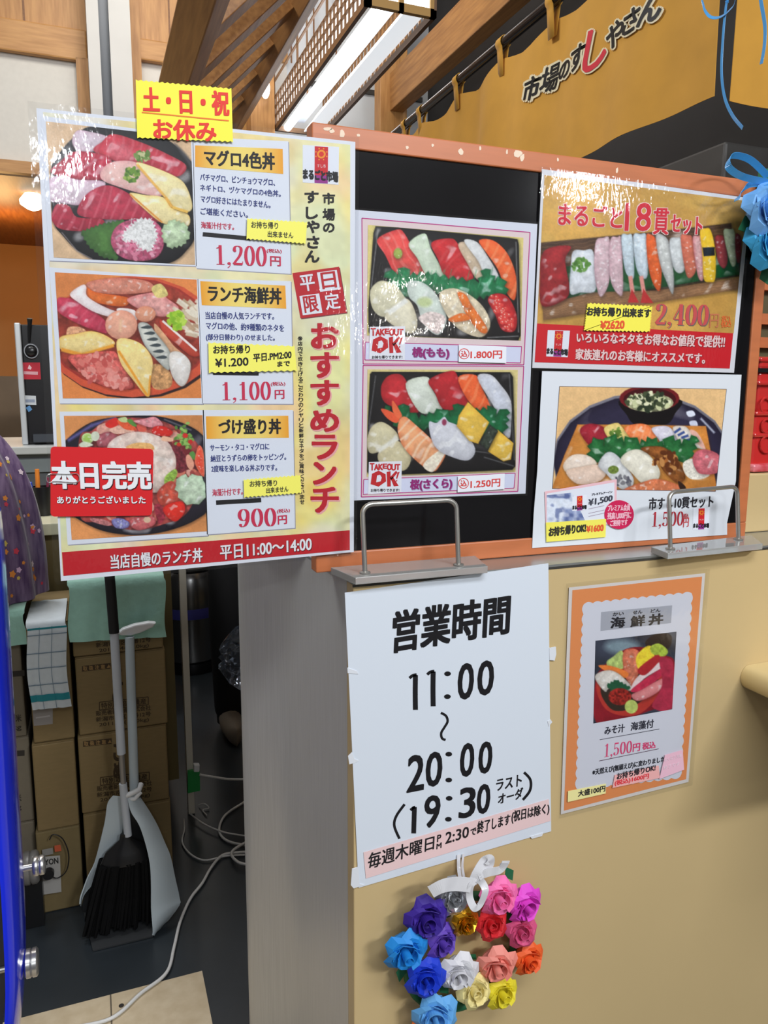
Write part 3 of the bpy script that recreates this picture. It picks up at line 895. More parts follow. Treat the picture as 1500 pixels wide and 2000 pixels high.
strip([fp(1500,340),fp(1530,300),fp(1550,330),fp(1510,360)], .011, BLU, bq, 'ribbon_loop', side=lambda t: (.1,-.8,.8))
def rp(x, y): return hx(x, y, XN-.045)
rb = thing('blue_ribbon', 'curled bright blue ribbon hanging down over the mustard curtain at the top right', 'ribbon', rp(1418, 120))
strip([(XN-.02,1.40,pz-.0165), rp(1425,-30), rp(1418,10),rp(1412,70),rp(1409,140),rp(1415,190),rp(1430,225),rp(1450,250)], .0085, BLU, rb, 'tail', side=lambda t: (.2,1,.2))
strip([(XN-.02,1.40,pz-.0165), rp(1430,-60), rp(1375,-20),rp(1374,12),rp(1386,32),rp(1405,34),rp(1425,20),rp(1436,0),rp(1438,-60),(XN-.02,1.40,pz-.0165)], .009, BLU, rb, 'loop', side=lambda t: (.6,.5,.8))
strip([(XN-.02,1.40,pz-.0165), rp(1478,-60),rp(1486,0),rp(1494,50),rp(1493,90),rp(1487,125)], .010, BLU, rb, 'tail', side=lambda t: (.2,1,.1))
# ================================================================== the lunch menu poster
RED, CRIM, NAVY, BLK, WHT, YEL = (200,30,42), (205,45,80), (42,55,125), (28,26,30), (226,230,240), (240,235,105)
YP = YB-0.008
sh = Sheet(YP)
sh.base([(71,211),(694,277),(691,1078),(119,1135)], WHT)
bgp = Pic([(84,219),(684,283),(683,1072),(122,1124)], 7, (236,228,180), 3)
bgp.noise(120, .9, (246,226,130)); bgp.noise(90, .75, (247,206,165)); bgp.noise(80, .55, (215,230,190)); bgp.noise(70, .5, (235,225,215)); bgp.noise(60,.35,(238,190,90))
bgp.blob([(80,216),(200,226),(200,520),(97,520)], (226,232,242), soft=90, alpha=.75, smooth=False)
sh.raster('watercolour_ground', bgp, .0002)
def shop_logo(s, part, q, d, bold=.35):
    """white card with a red and violet banner, a sun and the market's name; q = TL TR BR BL"""
    q = [np.array(p, float) for p in q]
    P = lambda u, v: tuple((q[0]*(1-u)+q[1]*u)*(1-v)+(q[3]*(1-u)+q[2]*u)*v)
    s.poly(part, q, (228,232,242), d)
    s.poly(part, [P(.33,.02), P(.70,.02), P(.70,.80), P(.33,.80)], (205,35,45), d+.0001)
    s.poly(part, [P(.33,.78), P(.70,.78), P(.70,.99), P(.33,.99)], (150,50,140), d+.00011)
    c = np.array(P(.515, .22)); r = np.hypot(*(q[1]-q[0]))
    s.poly(part, [tuple(c+r*.12*np.array([cos(a), sin(a)])) for a in np.linspace(0, 2*pi, 14, endpoint=False)], (240,150,40), d+.0002)
    s.poly(part, [tuple(c+r*.07*np.array([cos(a), sin(a)])) for a in np.linspace(0, 2*pi, 14, endpoint=False)], (215,50,40), d+.0003)
    for k in range(8):
        a = k*pi/4+.4
        s.line(part, c+r*.145*np.array([cos(a), sin(a)]), c+r*.18*np.array([cos(a), sin(a)]), r*.035, (240,150,40), d+.0002)
    w = r*.012*bold/.35
    s.text(part, 'すし市', P(.40,.58), P(.64,.58), r*.10, r*.10, (240,220,220), d+.0003)
    s.text(part, 'まるごと市場', P(.02,.90), P(.98,.93), r*.27, r*.27, (25,25,30), d+.0005, (w, w))
for q in ([(80,226),(377,267),(384,520),(96,509)], [(96,522),(387,545),(396,789),(116,788)], [(116,804),(398,801),(406,1046),(132,1064)],
          [(376,267),(563,276),(568,535),(383,524)], [(386,545),(568,549),(572,789),(395,788)], [(396,801),(572,801),(576,1031),(404,1044)]):
    sh.poly('text_panel', [(x+1.6, y+1.8) for x, y in q], (150,150,165), .00025)
    sh.poly('text_panel', q, (224,229,240), .0003)
# ---- photograph: tuna bowl
sh.crop = (80, 215, 4.6875)
p = Pic([(45,105),(1372,255),(1412,1418),(118,1350)], 5.6, (222,188,150), 11)
p.noise(140, .06)
p.blob([(90,560),(180,380),(300,250),(420,160),(600,150),(850,190),(1150,270),(1330,430),(1400,560),(1420,1100),(1330,1290),(1180,1400),(900,1440),(560,1400),(350,1300),(200,1150),(110,1000)], (38,38,42), (20,20,24), 60)
p.blob([(1220,300),(1350,430),(1400,560),(1400,700),(1360,520),(1280,400)], (75,75,80), soft=22, alpha=.8)
for a, b in (((190,1120),(330,1290)), ((330,1290),(470,1365))): p.stroke(a, b, 10, (150,140,140), soft=10, alpha=.8)
p.blob([(285,290),(330,190),(450,200),(600,240),(640,300),(520,370),(350,385)], (222,208,218), (200,170,185), 30, tex=.06)
tuna = dict(tex=.08, grain=(0.35, 85, .35, (225,130,140)))
p.blob([(560,290),(660,220),(900,290),(1150,400),(1330,510),(1250,610),(1050,560),(860,480),(640,460),(480,370)], (200,62,80), (175,45,60), 25, **tuna)
p.blob([(600,330),(700,300),(800,340),(880,440),(740,460),(620,410)], (222,130,140), soft=50, alpha=.55, tex=.15)
p.blob([(85,560),(180,470),(290,385),(480,390),(640,450),(620,560),(560,640),(350,640),(200,620)], (192,50,75), (165,38,60), 22, **tuna)
p.blob([(80,630),(200,610),(350,640),(560,650),(580,700),(450,780),(350,870),(200,850),(80,820)], (224,205,216), (205,170,190), 30, tex=.05)
p.blob([(550,560),(640,480),(800,465),(900,500),(1020,620),(1110,780),(940,770),(700,700),(560,640)], (236,196,188), (225,165,165), 30, tex=.05)
p.blob([(330,930),(420,770),(590,690),(760,740),(960,880),(1110,1020),(880,1000),(700,1005),(420,985)], (190,58,82), (170,42,66), 20, **tuna)
p.blob([(100,950),(150,860),(260,880),(330,980),(560,1000),(560,1090),(380,1110),(180,1090),(105,1020)], (178,45,70), (160,35,55), 20, **tuna)
p.blob([(810,765),(960,780),(1120,800),(1200,900),(1350,960),(1350,1060),(1230,1060),(1100,1030),(960,920)], (243,228,172), (238,205,130), 16, tex=.03)
p.stroke((815,770),(1110,1030),14,(225,150,70), soft=8)
p.blob([(870,485),(1000,510),(1250,620),(1340,720),(1385,880),(1340,935),(1230,900),(1130,780),(980,620)], (244,230,176), (240,214,145), 16, tex=.03)
p.stroke((880,500),(1140,800),22,(238,185,95), soft=10); p.stroke((1140,800),(1200,890),26,(236,180,85), soft=10); p.stroke((1200,890),(1345,935),26,(236,190,90), soft=10)
p.spiky([(370,1120),(560,1050),(760,1010),(740,1100),(680,1280),(700,1370),(560,1340),(440,1240)], (82,128,62), 40, 16, edge=(58,100,48), ew=40, tex=.12)
p.blob([(640,1200),(680,1080),(800,1010),(1000,1000),(1100,1080),(1130,1200),(1080,1330),(960,1380),(800,1370),(690,1310)], (205,118,145), (170,75,105), 50, tex=.22, ts=26)
p.specks(880,1240,210,120,[(225,160,180),(180,80,110),(215,130,155)], 60, 14)
p.spiky([(760,1130),(900,1000),(1010,1010),(1060,1150),(1000,1290),(920,1260),(860,1180),(760,1200)], (226,226,224), 30, 22, tex=.12, ts=16)
for i in range(40):
    a = random.random()*pi; x, y = 900+random.gauss(0,70), 1120+random.gauss(0,60)
    p.stroke((x,y),(x+60*cos(a),y+60*sin(a)),6,(238,238,236), soft=5, alpha=.8)
p.spiky([(1115,1080),(1200,1010),(1320,1050),(1360,1150),(1300,1230),(1180,1260),(1120,1180)], (200,218,184), 40, 18, edge=(165,190,150), ew=40, tex=.12, ts=30)
p.specks(830,590,70,60,[(110,150,60),(80,120,50),(160,180,90)], 34, 15); p.specks(935,420,70,50,[(120,150,80),(200,200,150),(95,130,60)], 26, 16)
sh.raster('food_photo.1', p, .0006)
# ---- photograph: lunch seafood bowl
sh.crop = (0, 400, 3.75)
p = Pic([(402,495),(1440,548),(1476,1415),(461,1418)], 4.5, (228,140,78), 21)
p.noise(200, .08)
p.ell(985,985,640,440,(55,35,35)); p.ell(970,965,640,445,(214,90,62)); p.ell(955,945,600,410,(165,55,48)); p.ell(955,945,585,395,(150,60,48), tex=.2, ts=40)
p.blob([(500,900),(600,900),(640,960),(500,990)], (230,170,130), tex=.2, ts=15)
p.blob([(640,570),(850,535),(1080,560),(1120,630),(900,655),(680,640)], (222,150,128), (205,120,100), 25, tex=.08)
p.blob([(630,600),(700,640),(900,670),(955,700),(900,745),(740,725),(650,690)], (236,128,62), (215,95,40), 20, tex=.06)
p.blob([(930,690),(1150,640),(1230,690),(1310,760),(1200,820),(1050,780)], (232,172,165), (215,130,130), 25, tex=.12)
p.blob([(1110,610),(1180,580),(1230,660),(1150,680)], (222,205,130), tex=.12)
p.blob([(420,690),(470,680),(560,700),(660,760),(770,850),(795,940),(650,905),(520,845),(425,780)], (208,72,98), (185,50,75), 22, tex=.1, grain=(.6, 60, .2, (230,140,150)))
p.blob([(512,655),(600,588),(632,600),(640,670),(760,745),(890,790),(1000,790),(980,830),(850,830),(700,790),(580,720)], (246,238,238), (228,205,205), 14, tex=.03)
p.blob([(860,760),(980,770),(1010,830),(960,870),(880,820)], (246,235,232))
p.ell(1065,800,75,58,(228,165,135), edge=(215,140,110), ew=25); p.ell(888,880,118,108,(238,178,152), edge=(222,150,125), ew=25, tex=.05)
p.stroke((885,840),(880,930),20,(242,205,165), soft=18, alpha=.7)
for i in range(45):
    a = random.uniform(.2,1.3); x, y = random.uniform(1250,1450), random.uniform(690,960)
    p.stroke((x,y),(x+90*cos(a),y+90*sin(a)),26,random.choice([(226,212,190),(210,190,165),(235,225,205),(190,160,130)]), soft=8)
p.blob([(1170,840),(1230,880),(1330,960),(1440,1060),(1458,1105),(1395,1105),(1290,1020),(1190,930)], (205,82,62), (175,55,45), 12)
p.stroke((1190,850),(1440,1070),16,(245,235,230), soft=6)
p.specks(1290,845,62,62,[(165,205,60),(140,190,50),(190,220,90)], 60, 14)
p.blob([(1110,1180),(1200,1180),(1260,1260),(1240,1340),(1120,1340)], (205,155,105), tex=.2, ts=18)
p.blob([(1130,870),(1200,940),(1270,1030),(1330,1090),(1230,1090),(1150,980)], (222,170,130), tex=.1)
p.blob([(1010,880),(1080,868),(1150,950),(1245,1080),(1240,1210),(1160,1150),(1060,1030)], (216,216,206), (150,155,150), 14, tex=.06)
for i in range(6):
    x, y = 1030+i*22, 895+i*44
    p.blob([(x,y+6),(x+50,y-12),(x+84,y),(x+60,y+14)], (55,65,70), soft=6, alpha=.9)
p.blob([(1240,1095),(1320,1080),(1395,1160),(1372,1290),(1320,1328),(1255,1240)], (238,232,226), (205,200,192), 22, tex=.03)
p.blob([(440,970),(560,945),(670,925),(780,960),(842,1020),(720,1065),(560,1090),(445,1060)], (243,220,152), (238,190,100), 16, tex=.03)
p.stroke((450,1060),(600,1100),26,(236,160,60), soft=10); p.stroke((600,1100),(835,1030),22,(236,165,60), soft=10)
p.blob([(500,1110),(640,1090),(800,1070),(862,1100),(965,1290),(960,1345),(830,1350),(680,1290),(560,1200)], (216,112,104), (190,80,75), 30, tex=.22, ts=24)
p.specks(720,1200,150,100,[(232,150,140),(200,90,85),(222,125,115)], 70, 16); p.specks(850,1300,80,45,[(236,160,150),(222,125,115)], 20, 16)
p.blob([(862,985),(1020,1010),(1115,1130),(1102,1290),(1085,1408),(980,1290),(880,1150)], (243,220,150), (240,200,120), 12, tex=.03)
p.stroke((868,1070),(1080,1400),18,(238,165,60), soft=8); p.stroke((1100,1250),(1088,1400),12,(238,165,60), soft=8)
sh.raster('food_photo.2', p, .0006)
# ---- photograph: marinated bowl
sh.crop = (90, 790, 4.6875)
p = Pic([(163,104),(1432,98),(1472,1160),(235,1240)], 5.6, (226,152,92), 31)
p.noise(200, .1)
p.blob([(150,420),(200,310),(420,160),(700,110),(1000,105),(1250,170),(1420,270),(1500,420),(1500,900),(1380,1050),(1100,1160),(800,1195),(500,1150),(250,1020),(150,900)], (40,36,48), (26,24,32), 30)
for a, b in (((200,330),(420,190)), ((420,190),(640,125))): p.stroke(a, b, 26, (120,115,190), soft=26, alpha=.8)
p.stroke((1080,135),(1330,235),14,(120,120,130), soft=12, alpha=.7)
p.blob([(300,330),(420,240),(560,140),(800,120),(1060,150),(1250,250),(1400,380),(1440,600),(1300,980),(1060,1100),(800,1150),(500,1080),(300,1000)], (150,66,62), tex=.3, ts=50)
p.specks(820,620,560,450,[(190,90,80),(120,45,50),(210,120,100),(165,75,70),(225,165,150),(95,40,45)], 220, 26)
p.blob([(470,200),(560,170),(600,240),(480,270)], (225,165,150), tex=.1); p.blob([(470,300),(560,250),(650,290),(600,370),(480,385)], (190,110,120), (150,70,80), 25, tex=.1)
p.blob([(580,230),(680,190),(820,220),(760,255),(640,270)], (232,185,165), tex=.08)
p.blob([(550,165),(640,120),(660,180),(600,215),(550,200)], (222,50,45)); p.blob([(650,150),(730,140),(830,230),(720,225)], (225,95,60), tex=.1)
p.blob([(660,130),(730,115),(745,160),(690,160)], (200,215,150)); p.blob([(740,150),(780,135),(830,190),(800,200)], (95,150,70))
p.blob([(830,190),(890,170),(920,230),(860,255)], (222,95,80)); p.blob([(800,150),(900,130),(1000,115),(1070,190),(960,210),(860,180)], (230,160,165), (215,130,140), 20, tex=.1)
p.blob([(965,240),(1000,200),(1080,200),(1160,250),(1120,290),(1000,280)], (226,52,45), (200,35,35), 14)
p.ell(380,310,55,50,(165,205,95), edge=(215,230,180), ew=14); p.ell(450,290,40,45,(215,222,200)); p.blob([(300,370),(350,340),(430,370),(340,395)], (222,230,205))
p.blob([(560,390),(640,300),(800,250),(980,270),(1120,350),(1185,480),(1180,600),(1110,700),(1040,790),(960,800),(850,700),(620,500)], (232,214,202), (205,180,170), 40, tex=.1, ts=40)
p.specks(900,480,240,220,[(215,190,180),(240,225,215)], 60, 16, alpha=.6)
p.blob([(730,390),(830,350),(960,360),(980,420),(800,430)], (242,190,120), tex=.1)
p.blob([(1070,290),(1160,310),(1150,340),(1060,330)], (240,190,160))
p.blob([(1150,390),(1220,380),(1290,500),(1280,600),(1200,620),(1190,480)], (120,48,58), tex=.25, ts=20)
for i in range(46):
    x, y = 1255+random.gauss(0,48), 310+random.gauss(0,52)
    p.ell(x, y, 20, 14, random.choice([(120,165,80),(150,190,100),(95,140,65)]), random.random()*3, n=8)
p.ell(1275,285,24,22,(215,50,45)); p.ell(1320,340,22,20,(205,50,45)); p.ell(1215,365,20,18,(205,60,45))
p.blob([(1310,450),(1350,430),(1380,500),(1340,500)], (95,150,75)); p.blob([(1280,480),(1310,460),(1355,540),(1330,600),(1290,560)], (232,165,140))
p.blob([(1365,480),(1400,375),(1440,440),(1445,660),(1370,560)], (232,70,52), (240,120,90), 25)
p.blob([(1090,660),(1180,590),(1200,640),(1150,720),(1090,740)], (150,185,80), tex=.2, ts=14)
p.blob([(1020,800),(1150,700),(1240,850),(1150,900),(1050,920)], (210,92,72), (190,70,60), 30, tex=.15)
p.blob([(990,930),(1050,920),(1090,1030),(1030,1090)], (150,50,65), tex=.2)
p.blob([(1070,950),(1150,900),(1250,890),(1270,980),(1190,1070),(1110,1030)], (232,56,44), (205,40,35), 20)
p.spiky([(1190,740),(1240,650),(1300,670),(1380,650),(1440,700),(1455,800),(1440,870),(1340,910),(1250,880),(1210,800)], (205,222,196), 60, 26, edge=(165,190,160), ew=30, tex=.12, ts=40)
p.blob([(760,1060),(860,1020),(990,1030),(990,1100),(860,1150),(780,1120)], (208,110,112), (180,80,85), 22, tex=.12); p.ell(925,1055,34,28,(222,190,160))
p.blob([(600,1060),(680,1040),(760,1080),(740,1130),(640,1130)], (150,150,205), (110,105,160), 20, tex=.15)
p.blob([(410,1040),(520,1050),(600,1090),(560,1110),(430,1075)], (190,120,120), tex=.2)
sh.raster('food_photo.3', p, .0006)
sh.crop = (0, 0, 1.0)
# ---- headers, prices, copy
for q in ([(381,284),(552,291),(553,340),(381,326)], [(391,549),(557,558),(559,603),(394,596)], [(402,813),(563,812),(564,855),(403.5,857)]):
    sh.grad('name_bar', q, (240,165,45), (246,222,120), .0005)
tx = lambda *a, **k: sh.text('lettering', *a, **{'d': .0009, **k})
tx('マグロ4色丼', (400,322.5),(536,332),30,33,BLK,bold=(.95,.6)); tx('ランチ海鮮丼',(407,589),(549,594.5),32,31,BLK,bold=(.95,.6)); tx('づけ盛り丼',(428,848),(548,847),29,29,BLK,bold=(.95,.6))
b = dict(bold=(.28,0))
for t, a, c, h, q in [('バチマグロ、ビンチョウマグロ、',(391,352.5),(537,363.5),13.5,NAVY),('ネギトロ、ヅケマグロの4色丼。',(391,372.5),(548,385),13,NAVY),('マグロ好きにはたまりません。',(392.5,395),(528,407),13.5,NAVY),
        ('ご堪能ください。',(392,419),(484,426),13.5,NAVY),('海藻汁付です。',(393,446),(457,449.5),13,CRIM),('当店自慢の人気ランチです。',(401.5,623),(535,624.5),14,NAVY),
        ('マグロの他、約9種類のネタを',(402.7,643),(554.5,648),14,NAVY),('(部分日替わり) のせました。',(402.7,666),(536.5,667.5),14,NAVY),('サーモン・タコ・マグロに',(410.5,881),(525.7,878),13,NAVY),
        ('納豆とうずらの卵をトッピング。',(411.7,902),(558.6,898),13,NAVY),('2度味を楽しめる丼ぶりです。',(413,922),(541,919),13,NAVY),('海藻汁付です。',(415,969),(474,966),13.5,CRIM)]:
    tx(t, a, c, h, h, q, **b)
for t, a, c, h, e, ee, hh, g, gg in [('1,200',(419,516.5),(522,520),38,(528,519),(548,520),18.5,(521,494),(550,495.5)),('1,100',(431,781.5),(530,780.5),35,(537,779),(555,778.5),17,(529,754.5),(557,754)),('900',(464,1029.5),(541,1027),35,(543,1024),(560,1022.5),16.5,(541,1003),(566,1001))]:
    sh.didone('price', t, a, c, h, h, CRIM, .0009); tx('円', e, ee, hh, hh, CRIM, bold=(.5,.3)); tx('(税込)', g, gg, 8.5, 8.5, CRIM, bold=(.2,.1))
for a, c, w in [((396,457.5),(489,466),8),((416,729),(505,730.5),6),((422,981.5),(510,976.5),8.5)]:
    sh.line('lettering', a, c, w, (25,24,28), .0008)
# right-hand column
shop_logo(sh, 'shop_emblem', [(591,283),(662,287),(661,361),(591,356.5)], .0004)
for ch, x, y, w, h in [('市',642,388,23,21),('場',642,419,23,22),('の',642,445,21,17)]: sh.char('lettering', ch, (x,y), w, h, BLK, .0009, (.7,.7))
for ch, x, y, w, h in [('す',608.5,385,26,22),('し',609,416,22,22),('や',611,443,25,23),('さ',611.5,473,23,23),('ん',609.5,501,27,22)]: sh.char('lettering', ch, (x,y), w, h, BLK, .0009, (.8,.8))
Q = [np.array(q) for q in ((571,533.5),(662,521),(677,610.5),(586.7,621.8))]
PQ = lambda u, v: tuple((Q[0]*(1-u)+Q[1]*u)*(1-v)+(Q[3]*(1-u)+Q[2]*u)*v)
sh.poly('weekday_stamp', [tuple(q+np.array([1.8,1.8])) for q in Q], (120,60,65), .0004)
sh.poly('weekday_stamp', Q, (190,35,45), .0005)
for u, v in ((.515,.06),(.06,.515)):
    sh.poly('weekday_stamp', [PQ(u,v),PQ(u+.425,v),PQ(u+.425,v+.425),PQ(u,v+.425)], (228,230,238), .0006)
for ch, u, v, c in (('平',.12,.43,(230,230,238)),('日',.58,.43,(190,35,45)),('限',.12,.89,(190,35,45)),('定',.58,.89,(230,230,238))):
    w = .30
    sh.text('weekday_stamp', ch, PQ(u,v), PQ(u+w,v), 31, 31, c, .0009, (.6,.5), lean=-.15)
for ch, y, w, h in (('お',656,50,47),('す',713,51,48),('す',767,51,47),('め',821,52,42),('ラ',873,46,46),('ン',924,42,42),('チ',976,51,48)):
    sh.char('headline', ch, (636.4,y+2.2), w, h, (236,170,170), .0005, (2.6,2.2)); sh.char('headline', ch, (634,y), w, h, (190,28,45), .0009, (2.0,1.3))
t = '※店内で炊き上げるこだわりのシャリと新鮮なネタをご賞味くださいませ'
for i, ch in enumerate(t):
    k = i/(len(t)-1)
    if ch == 'り': pass
    sh.char('lettering', ch, (586+4*k, 661+319*k), 8.6, 8.4, BLK, .0009, (.2,.1))
# bottom band
sh.poly('opening_band', [(121,1078.5),(683,1035.5),(683,1074),(124,1124.7)], (196,32,42), .0004)
for o_, c_, d_ in ((1.3, (90,20,25), .0007), (0, (236,236,240), .0010)):
    tx('当店自慢のランチ丼', (217+o_,1111+o_),(395+o_,1096.5+o_),27,27,c_,bold=(.6,.4),d=d_); tx('平日11:00〜14:00',(430.5+o_,1093+o_),(608+o_,1075.5+o_),27,27,c_,bold=(.6,.4),d=d_)
sh.finish('menu_poster', 'large laminated lunch menu poster with three bowl photos at the left', 'poster',
          mats={'food_photo': GLOSSY}, film=[(54,199),(700,270),(696,1083),(600,1093),(112,1141),(106,1134)], film_d=.0028)

# ---- slips stuck on the lunch poster
D = YP-.0035
def note(q, col, texts, name, label, cat, Y=D, amp=2.4, n=14, edges=(0,2), crop=(0,0,1.0), group=None, extra=None):
    s = Sheet(Y, crop)
    s.base(zig(q, n, amp, edges) if amp else q, col, .0004)
    for t in texts:
        txt, BL, BR, h, c = t[:5]; bold = t[5] if len(t) > 5 else (.2,.2)
        s.text('lettering', txt, BL, BR, h, h, c, .0004, bold, t[6] if len(t) > 6 else None)
    if extra: extra(s)
    return s.finish(name, label, cat, group)
HAND = (60,62,48)
note([(265,155),(452,172),(455,278),(268,270)], (244,236,70), [('土・日・祝',(281,218),(447,226),47,(226,52,38),(1.5,1.2)),('お休み',(301,271),(422,277),39,(226,52,38),(1.3,1.0))],
     'closed_days_note', 'yellow zigzag-edged note with red writing on the top edge of the big lunch poster', 'note', extra=lambda s: s.line('lettering',(277,219.5),(447,236),2.6,(232,120,40),.0003), n=18)
note([(483,425.6),(600,433),(596.5,477),(481.5,467.6)], YEL, [('お持ち帰り',(491,445),(543,447.5),13,HAND),('出来ません',(523,463),(572.6,465.5),12,HAND)],
     'takeaway_note', 'yellow no-takeaway slip over the text of the topmost bowl on the lunch poster', 'note', group='yellow takeaway slips')
note([(407,668),(575,675),(580,725),(408,729)], YEL, [('お持ち帰り',(417,691),(488,690),16,BLK,(.45,.35)),('¥1.200',(421,717),(485,713.5),16,BLK,(.45,.35)),('平日.PM2:00',(495,707),(569,700),15,BLK,(.45,.35)),('まで',(542,716),(566,714.5),10,BLK,(.35,.3))],
     'takeaway_note', 'yellow takeaway price slip over the middle bowl of the lunch poster', 'note', group='yellow takeaway slips')
note([(476,936),(587,927),(588,964),(477,972.5)], YEL, [('お持ち帰り',(488,951),(541,949),12,HAND),('出来ません',(520,963.5),(563,960),11,HAND)],
     'takeaway_note', 'yellow no-takeaway slip over the text of the lowest bowl on the lunch poster', 'note', group='yellow takeaway slips')
s = Sheet(D)
def rr(q, r):
    out = []
    for i in range(4):
        a, b, c = [np.array(q[k % 4], float) for k in (i-1, i, i+1)]
        u, v = (a-b)/np.hypot(*(a-b)), (c-b)/np.hypot(*(c-b))
        out += [tuple(b+u*r), tuple(b+(u+v)*r*.29), tuple(b+v*r)]
    return out
s.base(rr([(98.7,872),(300,876.7),(297,1007),(98.7,1009)], 7), (212,34,40), .0005)
for o_, c_, d_ in ((1.8,(60,20,22),.0003),(0,(232,234,238),.0006)):
    s.text('lettering','本日完売',(104+o_,953+o_),(294.7+o_,955+o_),52,52,c_,d_,(2.2,1.7)); s.text('lettering','ありがとうございました',(112+o_*.6,983+o_*.6),(284+o_*.6,983+o_*.6),14,14,c_,d_,(.35,.35))
so = s.finish('sold_out_card', 'red sold-out card with big white characters over the lowest photo of the lunch poster', 'card')
mb = MB().tube([s.pt(q, .0018) for q in spline([(97,926,0),(135,926,0),(150,925,0),(155,934,0),(148,942,0),(110,940,0),(95,942,0),(91,934,0)],5,True)] if False else [s.pt(q[:2], .0018) for q in spline([(97,926,0),(135,926,0),(150,925,0),(155,934,0),(148,942,0),(110,940,0),(95,942,0),(91,934,0)],5,True)], .0006, 6, True)
mb.build('wire_clip', mat('clip_steel',(205,205,205),.3,.9), so, True, label='thin wire paper clip')

# ================================================================== the takeout sushi poster
YT = YB-.003
sh = Sheet(YT, (690, 400, 3.449))
sh.base([(5,33),(1240,130),(1160,1945),(5,1992)], (216,220,232))
MAG = (190,45,130)
pk = (226,206,206)
sh.poly('border', [(58,90),(1190,186),(1148,1080),(66,1072)], pk, .0001); sh.poly('border', [(66,1080),(1148,1088),(1108,1930),(54,1968)], pk, .0001)
for q in ([(58,90),(1190,186),(1148,1078),(66,1072)], [(66,1082),(1148,1088),(1108,1930),(54,1968)]): sh.frame('border', q, 6, MAG, .0003)
p = Pic([(98,136),(1145,222),(1128,915),(92,880)], 4.6, (222,206,130), 41)
p.noise(150, .08, (230,215,190))
p.blob([(150,145),(300,152),(1040,222),(1105,232),(1114,270),(1126,880),(1110,915),(1000,912),(130,875),(103,860),(100,700),(135,190)], (30,28,30), (14,13,15), 26, smooth=False)
for a, b in (((165,170),(120,560)),((1095,250),(1112,860)),((1112,885),(900,895))): p.stroke(a, b, 7, (150,150,150), soft=8, alpha=.8)
p.stroke((220,430),(190,560),5,(160,165,165),soft=5,alpha=.6)
p.blob([(160,235),(290,168),(345,195),(420,340),(487,465),(400,482),(285,465),(215,340)], (226,84,78), (205,58,60), 22, tex=.1, grain=(-.5,50,.35,(240,150,140)))
p.ell(300,328,30,36,(175,190,95), edge=(140,160,70), ew=14)
p.blob([(372,262),(480,193),(520,290),(615,490),(500,482),(430,360)], (214,226,206), (190,208,180), 20, tex=.03)
p.blob([(525,258),(640,227),(705,265),(810,490),(720,537),(620,490),(570,370)], (205,46,52), (180,32,40), 20, tex=.08, grain=(.9,70,.25,(225,110,105)))
p.blob([(705,272),(760,250),(810,290),(880,480),(830,500),(770,400)], (212,192,165), (190,165,140), 18, tex=.06)
p.blob([(745,243),(830,250),(900,340),(980,490),(900,500),(840,380)], (226,228,228), (205,205,205), 16, tex=.04)
p.blob([(845,242),(940,240),(1035,325),(1095,480),(1087,638),(1030,590),(975,440),(900,330)], (240,112,60), (225,88,42), 18, tex=.05, grain=(.5,75,.4,(250,170,120)))
p.spiky([(215,455),(300,470),(340,420),(380,480),(480,470),(520,475),(640,500),(760,515),(850,530),(890,430),(950,515),(1005,500),(1028,600),(900,610),(750,625),(600,585),(480,560),(360,620),(260,540)], (32,132,82), 46, 26, edge=(20,98,58), ew=30, tex=.12, ts=40)
for i in range(30):
    x, y = random.uniform(230,1010), random.uniform(480,590); p.stroke((x,y),(x+14,y-60),5,(70,165,110),soft=5,alpha=.6)
p.blob([(112,590),(150,530),(205,512),(290,550),(370,670),(330,720),(200,755),(130,700)], (222,217,188), (198,192,160), 24, tex=.04)
p.blob([(215,740),(330,640),(390,660),(432,800),(380,868),(250,800)], (230,224,200), (200,190,160), 22, tex=.05)
p.stroke((235,730),(360,640),34,(235,235,228),soft=14)
p.blob([(368,520),(470,525),(570,620),(628,770),(570,878),(470,800),(430,680),(375,620)], (212,222,212), (185,195,188), 26, tex=.06)
p.blob([(440,760),(520,720),(620,760),(570,870),(480,810)], (222,205,200), tex=.15, ts=14); p.ell(480,655,50,34,(190,205,140),soft=22,alpha=.8)
p.blob([(585,590),(700,566),(850,660),(922,795),(860,892),(700,830),(600,690)], (228,214,186), (205,190,160), 20, tex=.1, ts=18)
for q in ([(720,600),(770,640),(900,830),(860,860),(760,740)], [(640,770),(730,730),(790,770),(680,790)], [(700,590),(760,610),(790,690),(740,680)]): p.blob(q, (236,128,50), (225,105,40), 10)
p.blob([(905,640),(955,598),(1040,620),(1100,745),(1085,850),(1000,842),(950,730)], (200,46,50), (160,28,34), 16, tex=.1)
for i in range(60):
    u = random.random(); x = 940+110*u+random.uniform(-30,30); y = 640+170*u+random.uniform(-40,40)
    p.ell(x,y,13,12,(222,72,66)); p.ell(x-3,y-4,4,4,(245,205,190))
sh.raster('food_photo.1', p, .0005)
p = Pic([(95,1108),(1108,1112),(1092,1800),(90,1832)], 4.6, (222,206,140), 51)
p.noise(150, .08, (230,215,190))
p.blob([(125,1125),(1055,1128),(1075,1160),(1092,1760),(1070,1785),(120,1825),(92,1800),(95,1500),(112,1140)], (30,28,30), (14,13,15), 26, smooth=False)
for a, b in (((150,1150),(105,1480)),((1050,1140),(1085,1720)),((820,1660),(1060,1690)),((880,1700),(1080,1760))): p.stroke(a, b, 7, (120,120,122), soft=9, alpha=.7)
p.blob([(185,1240),(215,1170),(270,1140),(335,1155),(390,1260),(440,1395),(330,1385),(210,1330)], (196,46,54), (165,30,38), 24, tex=.08)
p.blob([(352,1205),(495,1158),(530,1240),(600,1370),(540,1402),(440,1390)], (220,226,214), (198,206,188), 20, tex=.04)
